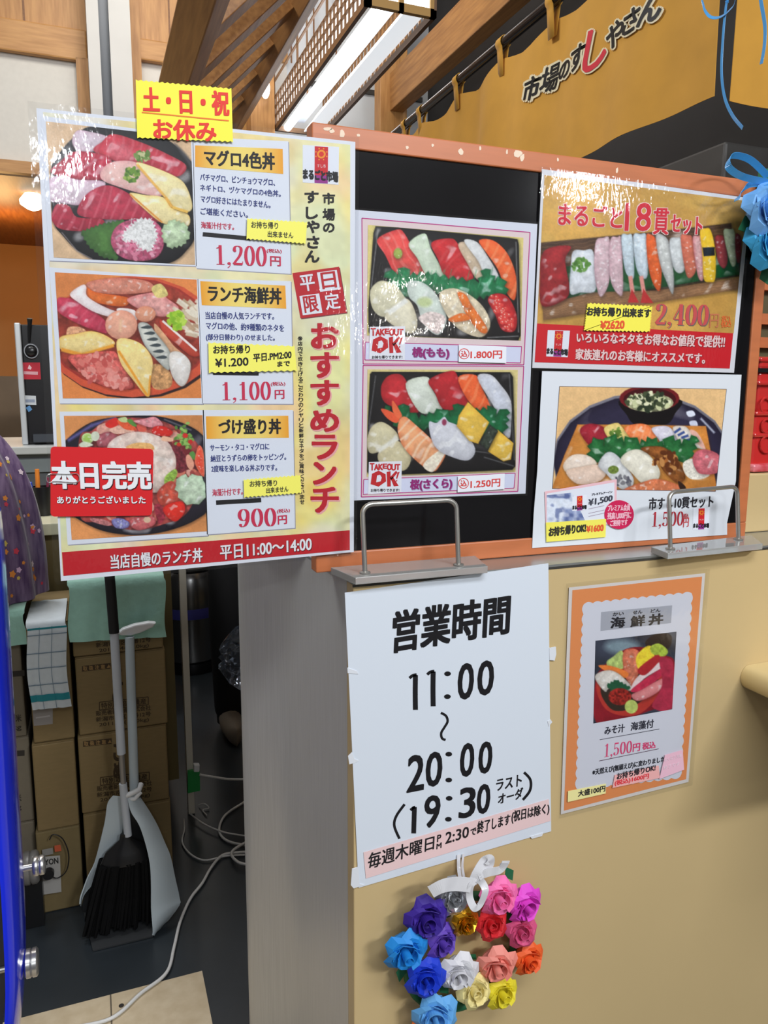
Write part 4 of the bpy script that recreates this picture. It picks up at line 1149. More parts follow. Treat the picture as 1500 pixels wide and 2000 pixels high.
p.blob([(508,1180),(660,1118),(710,1170),(775,1320),(700,1392),(600,1370),(550,1270)], (190,42,50), (160,28,36), 22, tex=.07)
p.blob([(705,1165),(825,1148),(870,1240),(922,1365),(870,1400),(780,1330)], (240,108,58), (222,84,40), 18, tex=.05, grain=(.5,60,.4,(250,165,115)))
p.blob([(835,1165),(920,1143),(990,1210),(1060,1320),(1062,1480),(1050,1570),(1000,1520),(950,1370)], (212,216,228), (185,185,190), 20, tex=.05)
p.spiky([(215,1350),(280,1440),(335,1340),(380,1400),(440,1440),(540,1410),(600,1380),(650,1420),(700,1340),(760,1400),(900,1380),(930,1360),(960,1420),(1035,1375),(1020,1520),(900,1530),(500,1500),(300,1500)], (30,125,75), 46, 24, edge=(16,82,46), ew=40, tex=.12, ts=40)
p.blob([(92,1590),(120,1500),(190,1462),(280,1520),(300,1590),(180,1660),(110,1670)], (214,206,172), (190,180,145), 24, tex=.04)
p.blob([(165,1680),(250,1600),(320,1600),(388,1700),(340,1790),(200,1760)], (212,202,166), (188,176,140), 22, tex=.04)
p.stroke((165,1660),(300,1570),30,(228,226,214),soft=14)
p.blob([(185,1378),(230,1382),(310,1430),(290,1470),(230,1440)], (232,95,60)); p.blob([(262,1320),(290,1350),(328,1420),(300,1440),(265,1390)], (236,110,70))
p.blob([(298,1500),(340,1425),(440,1500),(560,1610),(625,1660),(580,1760),(530,1795),(430,1730),(330,1620)], (240,172,125), (228,130,85), 18, tex=.06, grain=(.75,62,.6,(250,225,195)))
p.blob([(470,1750),(570,1660),(620,1665),(560,1770),(520,1800)], (236,225,205), tex=.08, ts=12)
p.blob([(510,1462),(560,1470),(612,1428),(640,1460),(720,1500),(820,1640),(770,1722),(640,1690),(560,1640),(520,1560)], (216,217,224), (190,190,200), 22, tex=.03); p.ell(612,1465,16,22,(150,60,90),soft=8)
p.blob([(772,1328),(915,1465),(840,1610),(780,1590),(695,1490),(710,1420)], (236,196,84), (220,172,62), 16, tex=.04, smooth=False)
p.blob([(972,1515),(1078,1605),(1060,1715),(1010,1728),(905,1660)], (236,196,84), (218,170,60), 14, tex=.04, smooth=False)
p.blob([(918,1480),(975,1525),(905,1655),(848,1605)], (62,72,60), (40,46,40), 14, tex=.2, ts=14, smooth=False)
sh.raster('food_photo.2', p, .0005)
for dy, nm, q, st in ((0, '桃(もも)', [(80,925),(1133,955),(1126,1065),(78,1045)], None), (1, '桜(さくら)', [(70,1850),(1090,1808),(1082,1908),(66,1950)], None)):
    sh.poly('name_bar', q, (214,218,240), .0003); sh.frame('name_bar', q, 5, MAG, .0005)
for o_, c_, d_ in ((4, (170,150,190), .0007), (0, (150,30,115), .0009)):
    sh.text('lettering','桃(もも)',(398+o_,1034+o_),(642+o_,1038+o_),74,74,c_,d_,(3,2)); sh.text('lettering','桜(さくら)',(384+o_,1926+o_),(662+o_,1915+o_),74,74,c_,d_,(3,2))
for q in ([(110,822),(348,818),(346,1046),(106,1040)], [(104,1732),(326,1726),(322,1936),(98,1950)]):
    x, y = q[0]; w = q[1][0]-x; k = w/238
    sh.poly('takeout_badge', q, (230,232,240), .0008)
    xx = x+8*k
    for ch, cy, sz in (('T',34,50),('A',38,40),('K',36,42),('E',30,34),('O',36,46),('U',38,44),('T',36,40)):
        i = 'TAKEOUT'.index(ch) if ch != 'T' or xx < x+20*k else 6
        sh.char('takeout_badge', ch, (xx+15*k, y+(cy)*k), 29*k, sz*k, (200,36,44), .0011, (2.4,1.6)); xx += 31*k
    O = [(12,160),(22,85),(70,62),(120,88),(124,140),(70,178)]; I = [(52,146),(58,98),(80,92),(92,112),(84,140)]
    sh.poly('takeout_badge', [(x+a*k, y+b_*k) for a, b_ in O], (196,34,42), .0010); sh.poly('takeout_badge', [(x+a*k, y+b_*k) for a, b_ in I], (230,232,240), .0012)
    for P_ in ([(128,72),(156,66),(158,176),(132,178)], [(150,112),(196,62),(206,78),(160,132)], [(156,118),(172,104),(214,172),(180,176)], [(206,76),(222,70),(204,122),(196,118)], [(196,132),(204,128),(204,140),(196,142)]):
        sh.poly('takeout_badge', [(x+a*k, y+b_*k) for a, b_ in P_], (196,34,42), .0010)
    sh.text('takeout_badge','お持ち帰りできます!',(x+14*k,y+216*k),(x+218*k,y+214*k),22*k,22*k,(45,35,45),.0011,(.5,.4))
sh.finish('sushi_poster', 'laminated takeout poster with two black trays of sushi, centre of the black board', 'poster', mats={'food_photo': GLOSSY},
          film=[(-8,20),(1252,118),(1168,1958),(-8,2004)], film_d=.0022)
cr = (690, 400, 3.449)
for q, nm, txt, BL, BR, cx, cy, lab in (([(712,942),(1032,955),(1030,1066),(710,1058)], 0, '1.800円', (790,1036),(1000,1034), 746, 1003, 'white handwritten price sticker under the upper sushi tray'),
        ([(705,1828),(1020,1812),(1018,1915),(703,1937)], 1, '1.250円', (790,1910),(988,1896), 742, 1876, 'white handwritten price sticker under the lower sushi tray')):
    s = Sheet(YT-.0028, cr); RP = (214,70,66)
    s.base(q, (228,230,238), .0004)
    s.text('lettering', txt, BL, BR, 52, 52, RP, .0003, (1.4,1.2))
    P_ = [(cx+34*cos(a), cy+34*sin(a)) for a in np.linspace(0, 2*pi, 22)]
    for a, b_ in zip(P_[:-1], P_[1:]): s.line('lettering', a, b_, 5, RP, .0003)
    s.text('lettering', '込', (cx-20,cy+20),(cx+20,cy+18),40,40,RP,.0003,(1.2,1.0))
    s.finish('price_sticker', lab, 'sticker', 'price stickers of the sushi trays')

# ================================================================== the gold eighteen piece poster
sh = Sheet(YT, (1030, 320, 3.191))
sh.base([(92,32),(1392,215),(1288,1302),(30,1272)], (222,222,228))
p = Pic([(106,70),(1368,232),(1285,1056),(60,996)], 5, (208,162,82), 61)
p.noise(300, .12); p.noise(120, .5, (222,182,98)); p.noise(170, .35, (188,140,66))
p.blob([(82,492),(300,470),(780,425),(1270,370),(1278,440),(1330,560),(1325,700),(760,800),(95,900),(85,700)], (92,66,48), (70,50,38), 40, smooth=False, tex=.15, grain=(1.45,22,.4,(140,105,75)))
p.blob([(240,640),(800,560),(1320,540),(1320,690),(780,780),(300,850),(250,840)], (28,92,44), (20,66,34), 30, smooth=False, tex=.1)
p.blob([(95,880),(400,800),(800,790),(1320,710),(1315,782),(700,880),(98,975)], (158,118,84), (125,90,62), 22, smooth=False, tex=.1, grain=(1.38,16,.4,(112,80,54)))
p.blob([(88,570),(150,520),(270,515),(235,600),(262,780),(225,850),(90,885),(78,700)], (168,46,50), (135,32,38), 30, tex=.12)
fish = [([(285,545),(350,540),(412,552),(428,780),(330,802),(265,805),(270,640)], (222,226,232), (188,195,202)),
        ([(428,480),(470,462),(512,475),(512,720),(458,830),(425,740),(415,600)], (216,188,194), (190,155,165)), ([(515,480),(560,458),(585,480),(595,790),(560,808),(515,710)], (220,190,196), (192,155,165)),
        ([(585,455),(625,442),(655,460),(665,690),(640,712),(605,650)], (208,222,230), (170,185,195)), ([(660,450),(705,438),(742,455),(750,690),(705,705),(672,620)], (210,222,230), (170,185,195)),
        ([(740,452),(775,444),(805,480),(835,600),(828,780),(792,765),(755,650)], (232,108,52), (205,80,36)), ([(800,450),(845,445),(885,500),(912,700),(905,812),(868,740),(825,620)], (208,210,206), (150,150,150)),
        ([(885,480),(930,462),(960,480),(982,640),(948,682),(908,640)], (218,222,222), (180,184,186)), ([(955,455),(1000,445),(1030,470),(1052,650),(1010,712),(982,660)], (216,122,96), (190,95,75)),
        ([(1030,465),(1060,450),(1085,470),(1098,700),(1072,722),(1050,640)], (220,182,180), (195,120,125)), ([(1168,465),(1205,445),(1228,470),(1248,600),(1222,652),(1185,600)], (170,72,74), (130,45,50)),
        ([(1222,420),(1262,408),(1290,425),(1302,600),(1276,640),(1248,560)], (206,216,184), (170,185,145)), ([(1295,445),(1330,462),(1326,605),(1302,600)], (160,52,58), (125,40,46))]
for q, c, e in fish: p.blob(q, c, e, 14, tex=.07)
p.specks(335,630,60,40,[(90,140,60),(120,165,85),(70,115,50)], 40, 9)
for a, b in (((640,700),(655,800)),((708,700),(725,800))): p.stroke(a, b, 26, (225,150,140), soft=8)
p.blob([(625,865),(650,780),(695,865)], (190,52,52), smooth=False); p.blob([(705,868),(722,778),(785,868)], (190,52,52), smooth=False)
p.blob([(1075,420),(1108,402),(1142,415),(1170,540),(1170,715),(1135,737),(1098,715),(1090,560)], (240,200,52), (222,175,38), 12, tex=.03)
p.blob([(1090,522),(1166,518),(1168,572),(1098,577)], (34,32,34), smooth=False)
sh.raster('food_photo', p, .0003)
sh.poly('slogan_band', [(60,995),(1282,1056),(1260,1276),(45,1236)], (206,26,38), .0004)
for o_, c_, d_, bb in ((0,(238,205,200),.0006,(7,6)), (0,(212,44,62),.0010,(2.5,2))):
    for t, a, b_, h, h2 in (('まるごと',(192,378),(585,402),135,130),('18',(605,418),(762,418),172,172),('貫',(782,438),(872,440),160,160),('セット',(890,425),(1082,448),108,112)):
        sh.text('headline', t, a, b_, h, h2, c_, d_, bb)
for o_, c_, d_, bb in ((6,(120,105,100),.0005,(4,0)),(0,(206,82,84),.0008,(5,0))):
    sh.didone('price','2,400',(790+o_,1000+o_),(1126+o_,1008+o_),128,128,c_,d_,.17)
sh.text('price','円',(1132,1020),(1186,1020),84,84,(200,120,80),.0008,(1.5,1)); sh.text('price','税込',(1205,1020),(1266,1020),72,72,(220,110,50),.0008,(1.5,1))
for o_, c_, d_ in ((4,(150,18,28),.0006),(0,(236,206,204),.0009)):
    sh.text('lettering','いろいろなネタをお得なお値段で提供!!',(305+o_,1113+o_),(1225+o_,1146+o_),62,74,c_,d_,(2,1.5)); sh.text('lettering','家族連れのお客様にオススメです。',(298+o_,1219+o_),(1102+o_,1246+o_),68,66,c_,d_,(2,1.5))
shop_logo(sh, 'shop_emblem', [(126,1036),(264,1040),(250,1206),(116,1200)], .0006)
sh.finish('set_menu_poster', 'gold and red laminated poster of a long sushi row, top right of the black board', 'poster', mats={'food_photo': GLOSSY}, film=[(78,18),(1404,202),(1300,1316),(18,1286)], film_d=.0022)
note([(372,864),(782,884),(766,1050),(350,1042)], (242,232,84), [('お持ち帰り出来ます',(370,946),(766,958),54,(45,45,40),(2.4,2)),('¥2620',(455,1030),(602,1026),50,(226,84,48),(2.2,2))],
     'takeaway_note', 'yellow zigzag slip with a red price on the gold sushi row poster', 'note', Y=YT-.003, amp=8, n=17, edges=(0,1,2,3), crop=(1030,320,3.191), group='yellow takeaway slips')

# ================================================================== the ten piece sheet (unlaminated, wavy paper)
sh = Sheet(YT, (1030, 720, 3.191))
edge_l = [(92,15),(80,250),(62,640),(40,900),(30,1118)]
edge_r = [(1245,1035),(1245,960),(1300,700),(1310,420),(1335,38)]
sh.base(edge_l[:1]+edge_r[::-1]+edge_l[:0:-1], (216,221,228))
pp = Pic([(92,18),(1332,40),(1246,1030),(34,1112)], 14, (218,222,230), 71)
p = Pic([(200,110),(1240,128),(1172,765),(155,748)], 4.4, (226,186,132), 72)
p.noise(220, .07, (205,160,105))
p.ell(715,570,560,420,(120,118,130)); p.ell(715,580,552,412,(48,44,66), edge=(34,30,46), ew=50); 
p.blob([(585,190),(620,290),(680,350),(860,350),(920,280),(945,190)], (24,20,22)); p.ell(760,185,188,82,(110,30,34)); p.ell(762,192,165,72,(66,20,24)); p.ell(760,212,150,58,(150,152,118), tex=.3, ts=22)
p.specks(760,205,140,52,[(70,80,55),(200,205,160),(45,55,40),(225,225,190)], 80, 12)
p.blob([(990,270),(1030,262),(1045,290),(1005,300)], (215,220,235)); p.stroke((1080,310),(1165,400),12,(170,175,195),soft=10); p.blob([(1010,330),(1050,325),(1060,360),(1020,360)], (200,205,225))
p.blob([(312,348),(700,350),(1112,358),(1150,560),(1184,775),(560,775),(150,752),(230,540)], (206,138,66), (190,120,55), 40, smooth=False, tex=.06, grain=(1.2,60,.2,(178,108,48)))
p.blob([(328,400),(350,355),(410,343),(480,370),(512,440),(480,485),(400,490)], (168,46,60), (135,32,44), 26, tex=.07)
p.blob([(478,370),(555,338),(590,365),(645,450),(570,475),(510,440)], (228,208,134), (205,180,100), 16, tex=.05); p.specks(552,398,40,24,[(90,120,50),(120,150,70)], 26, 8)
p.blob([(605,370),(690,343),(760,360),(815,440),(780,485),(680,480),(640,430)], (240,140,88), (222,110,60), 18, tex=.06, grain=(.4,50,.35,(250,190,150)))
p.blob([(775,372),(860,357),(910,390),(938,470),(850,475),(810,430)], (218,214,228), (190,185,200), 16, tex=.04)
p.blob([(905,370),(975,358),(1010,385),(1050,440),(1105,500),(1040,490),(960,470)], (222,214,205), (190,180,170), 14, tex=.05)
for i in range(4): p.stroke((915+i*22,400+i*16),(955+i*24,372+i*22),16,(60,80,140),soft=6)
p.blob([(1010,385),(1060,400),(1110,500),(1060,470)], (225,175,160))
p.spiky([(390,560),(400,460),(440,440),(475,480),(520,420),(600,455),(640,430),(700,470),(775,440),(850,480),(878,425),(960,470),(1055,425),(1015,555),(940,575),(840,510),(760,500),(640,530),(560,545),(480,515),(440,585)], (52,120,66), 40, 26, edge=(28,84,44), ew=30, tex=.14, ts=30)
p.blob([(222,605),(260,550),(320,532),(395,550),(430,600),(330,640),(250,650)], (232,216,202), (208,190,170), 20, tex=.03); p.blob([(240,640),(340,610),(440,600),(490,650),(440,705),(310,718)], (230,205,188), (205,178,158), 22, tex=.04)
p.blob([(440,600),(490,525),(545,530),(610,600),(662,690),(640,745),(575,745),(490,655)], (214,216,216), (180,182,186), 20, tex=.06); p.ell(535,630,34,26,(110,130,60),tex=.2); p.specks(590,700,60,30,[(120,120,125),(90,90,100)], 20, 9)
p.blob([(580,575),(620,520),(690,503),(760,540),(826,640),(795,712),(720,718),(650,650)], (228,224,208), (200,195,178), 22, tex=.05)
p.blob([(705,500),(780,483),(860,495),(930,560),(975,640),(980,690),(930,712),(850,640),(800,560)], (150,92,46), (105,58,28), 20, tex=.22, ts=26); p.specks(860,580,90,60,[(185,130,75),(95,50,26)], 26, 14)
p.blob([(970,590),(1030,560),(1090,600),(1135,665),(1040,692),(985,660)], (222,218,206), tex=.1, ts=10)
p.blob([(1030,550),(1060,512),(1120,505),(1190,535),(1202,590),(1180,650),(1080,656),(1040,610)], (208,114,124), (180,85,96), 20, tex=.15, ts=20)
p.blob([(600,765),(740,700),(830,690),(950,730),(965,775)], (214,128,88), (190,100,66), 18, tex=.1); p.blob([(940,700),(985,735),(980,772),(950,750)], (50,32,26))
sh.raster('food_photo', p, .0003)
sh.frame('food_photo_border', [(200,110),(1240,128),(1172,765),(155,748)], 3, (90,90,100), .0004)
sh.text('lettering','市すし10貫セット',(755,880),(1155,862),76,72,(40,38,44),.0006,(1.6,1)); sh.didone('lettering','1,500',(768,985),(972,976),92,86,(176,40,54),.0006,.14)
sh.text('lettering','円',(970,988),(1002,984),56,56,(196,60,66),.0006,(1,.5)); sh.text('lettering','税込',(974,930),(1002,928),26,26,(196,60,66),.0006,(.5,.3))
shop_logo(sh, 'shop_emblem', [(1032,870),(1135,866),(1130,1000),(1030,1005)], .0004)
sh.finish('set_menu_poster', 'white paper sheet with sushi on a board beside soup, bottom right of board', 'poster', mats={'food_photo': GLOSSY})
s = Sheet(YT-.0021, (1030, 720, 3.191))
cx, cy = 572, 910
s.base([(cx+92*cos(a), cy+90*sin(a)) for a in np.linspace(0, 2*pi, 36, endpoint=False)], (204,32,84), .0002)
for t, a, b_, h in (('プレミアム会員',(500,890),(638,884),40),('残高1,000円に',(498,942),(645,934),44),('ご招待です',(515,982),(622,974),36)): s.text('lettering', t, a, b_, h, h, (244,190,205), .0003, (1.3,1))
s.finish('round_sticker', 'round crimson sticker with pale writing beside the yellow slip of the sushi board sheet', 'sticker')
s = Sheet(YT-.0014, (1060, 950, 7.5))
s.base([(30,75),(1085,-105),(1080,560),(45,560)], (232,188,196), .0003)
s.poly('print', [(58,105),(1050,-60),(1050,540),(58,540)], (222,226,236), .0001)
pb = Pic([(58,130),(430,90),(640,545),(58,545)], 9, (214,222,236), 81)
pb.noise(120, .8, (120,135,180)); pb.noise(70, .6, (60,75,130)); pb.noise(60, .5, (226,230,240))
s.raster('print', pb, .0002)
s.text('lettering','プレミアムアーイン',(715,135),(1015,95),32,32,(60,62,75),.0005,(2,1.5)); s.text('lettering','¥1,500',(668,300),(1015,222),110,100,(66,68,80),.0005,(6,1))
for y in (330,395,440): s.line('lettering', (668,y),(900,y-50), 6, (150,130,150), .0005)
shop_logo(s, 'shop_emblem', [(430,150),(645,120),(640,345),(430,360)], .0003)
s.finish('gift_card', 'small pink-edged card with a blue print, lower left of the sushi board sheet', 'card')
note([(48,530),(928,478),(920,742),(55,815)], (240,230,96), [('お持ち帰りOK!',(90,735),(625,668),130,(52,52,42),(6,5)),('¥1600',(640,672),(885,648),92,(226,92,52),(5,4))],
     'takeaway_note', 'plain straight-edged yellow slip at the bottom left corner of the sushi board sheet', 'note', Y=YT-.0026, amp=0, crop=(1060,950,7.5), group='yellow takeaway slips')

# ================================================================== opening hours sheet
YH = YC-.002
sh = Sheet(YH, (660, 970, 2.598))
sh.base([(35,488),(1068,338),(1082,1698),(105,1985)], (217,225,235))
K = (26,25,28)
L = dict(col=K, d=.0005, lean=.05)
sh.text('lettering','営業時間',(276,792),(864,690),208,193,bold=(5.5,4.5),**L)
HB = (3.2,2.8)
for t, a, b_, h, h2 in (('1',(366,1085),(408,1080),190,190),('1',(460,1067),(494,1062),188,188),('0',(606,1030),(682,1022),180,180),('0',(706,1010),(784,1000),172,172)):
    if t == '1':
        x, y = (a[0]+b_[0])/2, a[1]
        sh.path('lettering', [(x-24,y-165),(x-8,y-178),(x+12,y-182)], 15, K, .0005); sh.path('lettering', [(x+6,y-180),(x+5,y-90),(x+6,y-4)], 25, K, .0005)
    else: sh.text('lettering', t, a, b_, h, h2, bold=HB, **L)
def dots(x, y, x2, y2):
    for a, b_ in ((x, y), (x2, y2)): sh.poly('lettering', [(a+17*cos(q), b_+12*sin(q)) for q in np.linspace(0, 2*pi, 14, endpoint=False)], K, .0005)
dots(556,898,555,1014); dots(562,1306,562,1437); dots(564,1530,560,1636)
sh.path('lettering', [(522,1096),(548,1112),(556,1140),(540,1170),(524,1198),(528,1225),(546,1234)], 12, K, .0005)
for t, a, b_, h, h2 in (('2',(350,1500),(432,1484),182,180),('0',(444,1474),(522,1462),172,172),('0',(618,1424),(684,1412),166,166),('0',(712,1408),(776,1396),158,158),
                        ('9',(436,1682),(512,1668),158,158),('3',(614,1634),(692,1618),150,150),('0',(704,1612),(766,1600),146,146)):
    sh.text('lettering', t, a, b_, h, h2, bold=HB, **L)
sh.path('lettering', [(368,1590),(382,1578),(392,1574)], 14, K, .0005); sh.path('lettering', [(388,1574),(386,1640),(384,1708)], 24, K, .0005)
sh.path('lettering', [(338,1560),(296,1620),(286,1670),(312,1735)], 13, K, .0005); sh.path('lettering', [(944,1398),(976,1436),(974,1490),(938,1538)], 13, K, .0005)
sh.text('lettering','ラスト',(802,1493),(930,1466),58,58,bold=(1.2,1),**L); sh.text('lettering','オーダ',(812,1562),(936,1528),54,54,bold=(1.2,1),**L)
sh.finish('opening_hours_sheet', 'large white sheet with bold black hours on the beige counter front', 'sign')
s = Sheet(YH-.001, (660, 970, 2.598))
s.base([(130,1805),(1070,1535),(1079,1645),(142,1938)], (236,205,204), .0003)
for t, a, b_, h, h2, bb in (('毎週木曜日',(152,1892),(486,1788),82,70,(1.2,1)),('P',(503,1752),(522,1746),34,34,(1,1)),('M',(500,1788),(524,1780),26,26,(1,1)),('2:30',(545,1762),(662,1726),58,54,(1.2,1)),
                        ('で',(672,1722),(700,1712),34,34,(1,1)),('終了します',(706,1712),(872,1662),64,54,(1.2,1)),('(祝日は除く)',(880,1660),(1070,1612),66,58,(1.2,1))):
    s.text('lettering', t, a, b_, h, h2, (34,32,34), .0004, bb, .05)
s.finish('pink_strip', 'pink paper strip with a handwritten line along the bottom of the white hours sheet', 'note')
TP = mat('white_tape', (228,230,232), .4)
for q, lab in (([(48,868),(98,886),(104,900),(50,896)], 'white tape tab on the left edge of the hours sheet, upper one'), ([(52,1318),(72,1298),(84,1330),(106,1340),(84,1352),(58,1358)], 'white crumpled tape tab on the left edge of the hours sheet, lower one'),
               ([(1073,768),(1106,762),(1108,800),(1100,832),(1075,830)], 'white tape tab on the right edge of the hours sheet, upper one'), ([(1064,1140),(1080,1132),(1088,1144),(1070,1166)], 'small white tape tab on the right edge of the hours sheet, lower one'),
               ([(72,1890),(104,1880),(110,1966),(136,1970),(80,1988),(66,1972)], 'white tape at the bottom left corner of the hours sheet'), ([(975,1725),(1042,1706),(1036,1722),(985,1736)], 'white tape under the bottom right corner of the hours sheet')):
    s = Sheet(YH-.0008, (660, 970, 2.598))
    s.base(q, (222,226,232), .0014)
    s.finish('tape_tab', lab, 'tape', 'tape tabs of the hours sheet')

# ================================================================== kaisendon sheet
sh = Sheet(YH, (1080, 1100, 3.571))
sh.base([(112,170),(1062,70),(945,1526),(55,1752)], (222,216,212))
sh.poly('orange_border', [(135,188),(1040,93),(928,1506),(76,1726)], (232,146,88), .0002)
def scal(q, n, r):
    out = []
    for e in range(4):
        a, b_ = np.array(q[e], float), np.array(q[(e+1) % 4], float); t = b_-a; m = np.array([t[1], -t[0]])/np.hypot(*t)*r
        k = n[e]
        for i in range(k):
            for j in range(5):
                w = j/5; out.append(tuple(a+t*(i+w)/k+m*sin(pi*w)))
    return out
sh.poly('orange_border', scal([(215,285),(965,208),(884,1490),(164,1572)], (12,18,12,18), 12), (217,218,228), .0004)
p = Pic([(295,540),(860,477),(830,1018),(280,1117)], 5, (62,66,80), 91)
p.noise(120, .25); p.ell(480,580,120,50,(130,150,160),soft=50); p.blob([(640,560),(720,490),(820,500),(815,580),(730,640)], (40,28,30)); p.ell(735,610,60,36,(120,140,60),tex=.3,ts=20)
p.blob([(290,860),(330,740),(500,600),(660,590),(780,640),(850,700),(845,990),(700,1020),(500,1090),(300,1110)], (140,30,40), tex=.1)
p.blob([(300,870),(360,780),(720,640),(760,720),(740,900),(620,1040),(480,1062),(360,1010)], (190,60,50)); p.blob([(330,880),(400,800),(700,680),(720,850),(560,1000),(440,1030),(370,980)], (58,46,36))
p.blob([(372,690),(420,650),(480,610),(510,720),(400,740)], (185,205,120), tex=.15); p.blob([(490,620),(560,595),(610,640),(590,790),(540,860),(495,760)], (220,130,100), (200,95,70), 18, tex=.15)
p.blob([(580,650),(660,575),(710,610),(680,700),(600,740)], (244,215,60), tex=.1); p.blob([(680,580),(740,560),(800,610),(770,650),(690,630)], (170,190,70), tex=.15)
p.blob([(315,715),(400,715),(520,760),(500,800),(400,770)], (236,130,60)); p.blob([(290,790),(380,745),(470,780),(555,885),(400,870),(360,895)], (226,220,212), (195,185,175), 16, tex=.08)
p.blob([(600,780),(740,690),(770,720),(640,800),(555,885),(545,860)], (236,215,215)); p.blob([(555,870),(740,740),(770,770),(640,880),(560,900)], (200,50,80), tex=.08); p.blob([(590,740),(720,640),(740,680),(640,780)], (180,45,50))
p.blob([(545,920),(620,880),(770,800),(740,890),(600,960)], (232,150,150), (205,110,115), 14); p.blob([(740,670),(800,660),(840,720),(830,1010),(690,1000),(760,850)], (178,50,74), tex=.08)
p.spiky([(375,850),(440,815),(540,870),(500,880),(420,900)], (38,90,60), 24, 10); p.ell(465,930,80,60,(150,42,34), tex=.3, ts=12); p.ell(545,1000,46,48,(190,205,110), tex=.08)
sh.raster('food_photo', p, .0006)
sh.poly('name_bar', [(335,340),(830,293),(822,416),(330,472)], (172,174,184), .0006)
G = (40,38,44)
for ch, x, y in (('海',448,412),('鮮',588,402),('丼',714,390)): sh.char('lettering', ch, (x,y), 96, 74, G, .0009, (3.5,2), slope=-.1)
for t, a, b_ in (('かい',(415,368),(490,360)),('せん',(555,356),(620,348)),('どん',(680,345),(746,338))): sh.text('lettering', t, a, b_, 24, 24, G, .0009, (.8,.6))
sh.text('lettering','みそ汁',(358,1196),(496,1175),58,56,(52,52,64),.0009,(1.4,1)); sh.text('lettering','海藻付',(540,1168),(698,1144),58,58,(52,52,64),.0009,(1.4,1))
sh.line('lettering',(325,1230),(740,1155),4,(70,70,80),.0008); sh.line('lettering',(320,1378),(735,1293),4,(90,60,80),.0008)
sh.didone('lettering','1,500',(350,1352),(550,1318),92,82,(226,74,122),.0009,.13); sh.text('lettering','円',(555,1314),(603,1306),54,54,(226,74,122),.0009,(1.5,1)); sh.text('lettering','税込',(622,1300),(712,1286),48,48,(226,74,122),.0009,(1.5,1))
sh.text('lettering','※天然えび(無頭えび)に変わりました',(273,1485),(775,1388),50,44,(44,44,52),.0009,(1.2,.8))
sh.finish('rice_bowl_poster', 'orange-bordered laminated sheet of a seafood bowl on the counter front right of the hours sheet', 'poster', mats={'food_photo': GLOSSY}, film=[(88,140),(1090,35),(968,1545),(38,1778)], film_d=.002)
cr = (1080, 1100, 3.571); Y9 = YH-.0026
note([(432,1478),(738,1412),(746,1498),(415,1568)], (240,178,176), [('お持ち帰りOK!',(445,1510),(712,1446),46,G,(1.4,1)),('(税込)1600円',(430,1556),(666,1504),40,(226,60,70),(1.3,1))],
     'takeaway_note', 'salmon-pink slip at the bottom of the orange-bordered bowl sheet', 'note', Y=Y9, amp=0, crop=cr)
note([(782,1338),(905,1302),(915,1440),(742,1506)], (238,190,208), [('なくなり次第',(775,1384),(895,1352),26,(240,214,226),(.5,.4)),('終了です',(770,1440),(880,1408),26,(240,214,226),(.5,.4))],
     'pink_sticky_note', 'pale pink note at the right edge of the orange-bordered bowl sheet', 'note', Y=Y9-.0006, amp=0, crop=cr)
note([(105,1590),(370,1538),(368,1606),(103,1666)], (238,230,160), [('大盛100円',(175,1628),(362,1590),42,G,(1.2,1))],
     'extra_portion_note', 'pale yellow slip on the bottom left corner of the orange-bordered bowl sheet', 'note', Y=Y9, amp=0, crop=cr)
# ================================================================== overhead timber
def kz(x, y): d = ray(x, y); return d[0]/d[2]
rf1, rf2 = kz(375,75), kz(525,90)
Z1 = 2.5; X1 = rf1*(Z1-1.4)
X2 = (rf2*(Z1-1.4)-1.0*rf2*X1)/(1-1.0*rf2); Z2 = Z1+(X2-X1)*1.0
def beam(x, z, y0, y1, w, h, m, name, label, cat='beam', ang=0.0):
    u, v = np.array([cos(ang),0,sin(ang)]), np.array([-sin(ang),0,cos(ang)]); c = np.array([x, y0, z])
    P = [c+u*a*w/2+v*b*h/2 for a, b in ((-1,-1),(1,-1),(1,1),(-1,1))]
    return tag(MB().prism(P, (0,y1-y0,0)).build(name, m, bevel=.004), label, cat)
beam(X1, Z1, 2.2, 5.44, .085, .11, WOODY, 'roof_beam', 'lower brown roof beam running away above the yellow closed-days note', ang=pi/4)
beam(X2, Z2, 2.2, 5.44, .12, .15, WOODY, 'roof_beam', 'upper brown roof beam running away between the slanted rafters and the lattice lamp', ang=pi/4)
for i in range(7):
    y = 2.62+i*.36
    a, b = np.array([X1+.03,y,Z1+.03]), np.array([X2-.03,y,Z2-.03])
    m = np.array([-(b-a)[2],0,(b-a)[0]]); m /= np.linalg.norm(m)
    P = [a-m*.035, b-m*.035, b+m*.035, a+m*.035]
    tag(MB().prism(P, (0,.12,0)).build('rafter', WOODY, bevel=.003), 'slanted rafter between the two brown roof beams', 'rafter', 'slanted rafters under the roof beams')
# lattice lamp
ZL = 3.07
la, lb = hz(721,8,ZL), hz(850,38,ZL)
lf = hz(548,245,ZL)
x0, x1, y0, y1 = la[0], lb[0], (la[1]+lb[1])/2, lf[1]+.12
x0 = kz(545,243)*(ZL-1.4)
lp = thing('lattice_lamp', 'long hanging lamp with a wooden lattice box and glowing white tubes, top centre', 'lamp', ((x0+x1)/2,(y0+y1)/2,ZL))
LT = mat('lattice_amber', (176,136,70), .5); LD = mat('lattice_dark', (112,80,50), .5)
SHADE = mat('lamp_paper', (236,238,240), .6, emit=(1,1,1), estr=1.6)
TUBE = mat('lamp_tube', (255,255,255), .4, emit=(.95,.97,1.0), estr=9.0)
hL = .40
MB().box((x0,y0,ZL),(x0+.02,y1,ZL+.03)).box((x1-.02,y0,ZL),(x1,y1,ZL+.03)).box((x0,y1-.02,ZL),(x1,y1,ZL+.03)).build('bottom_frame', LD, lp)
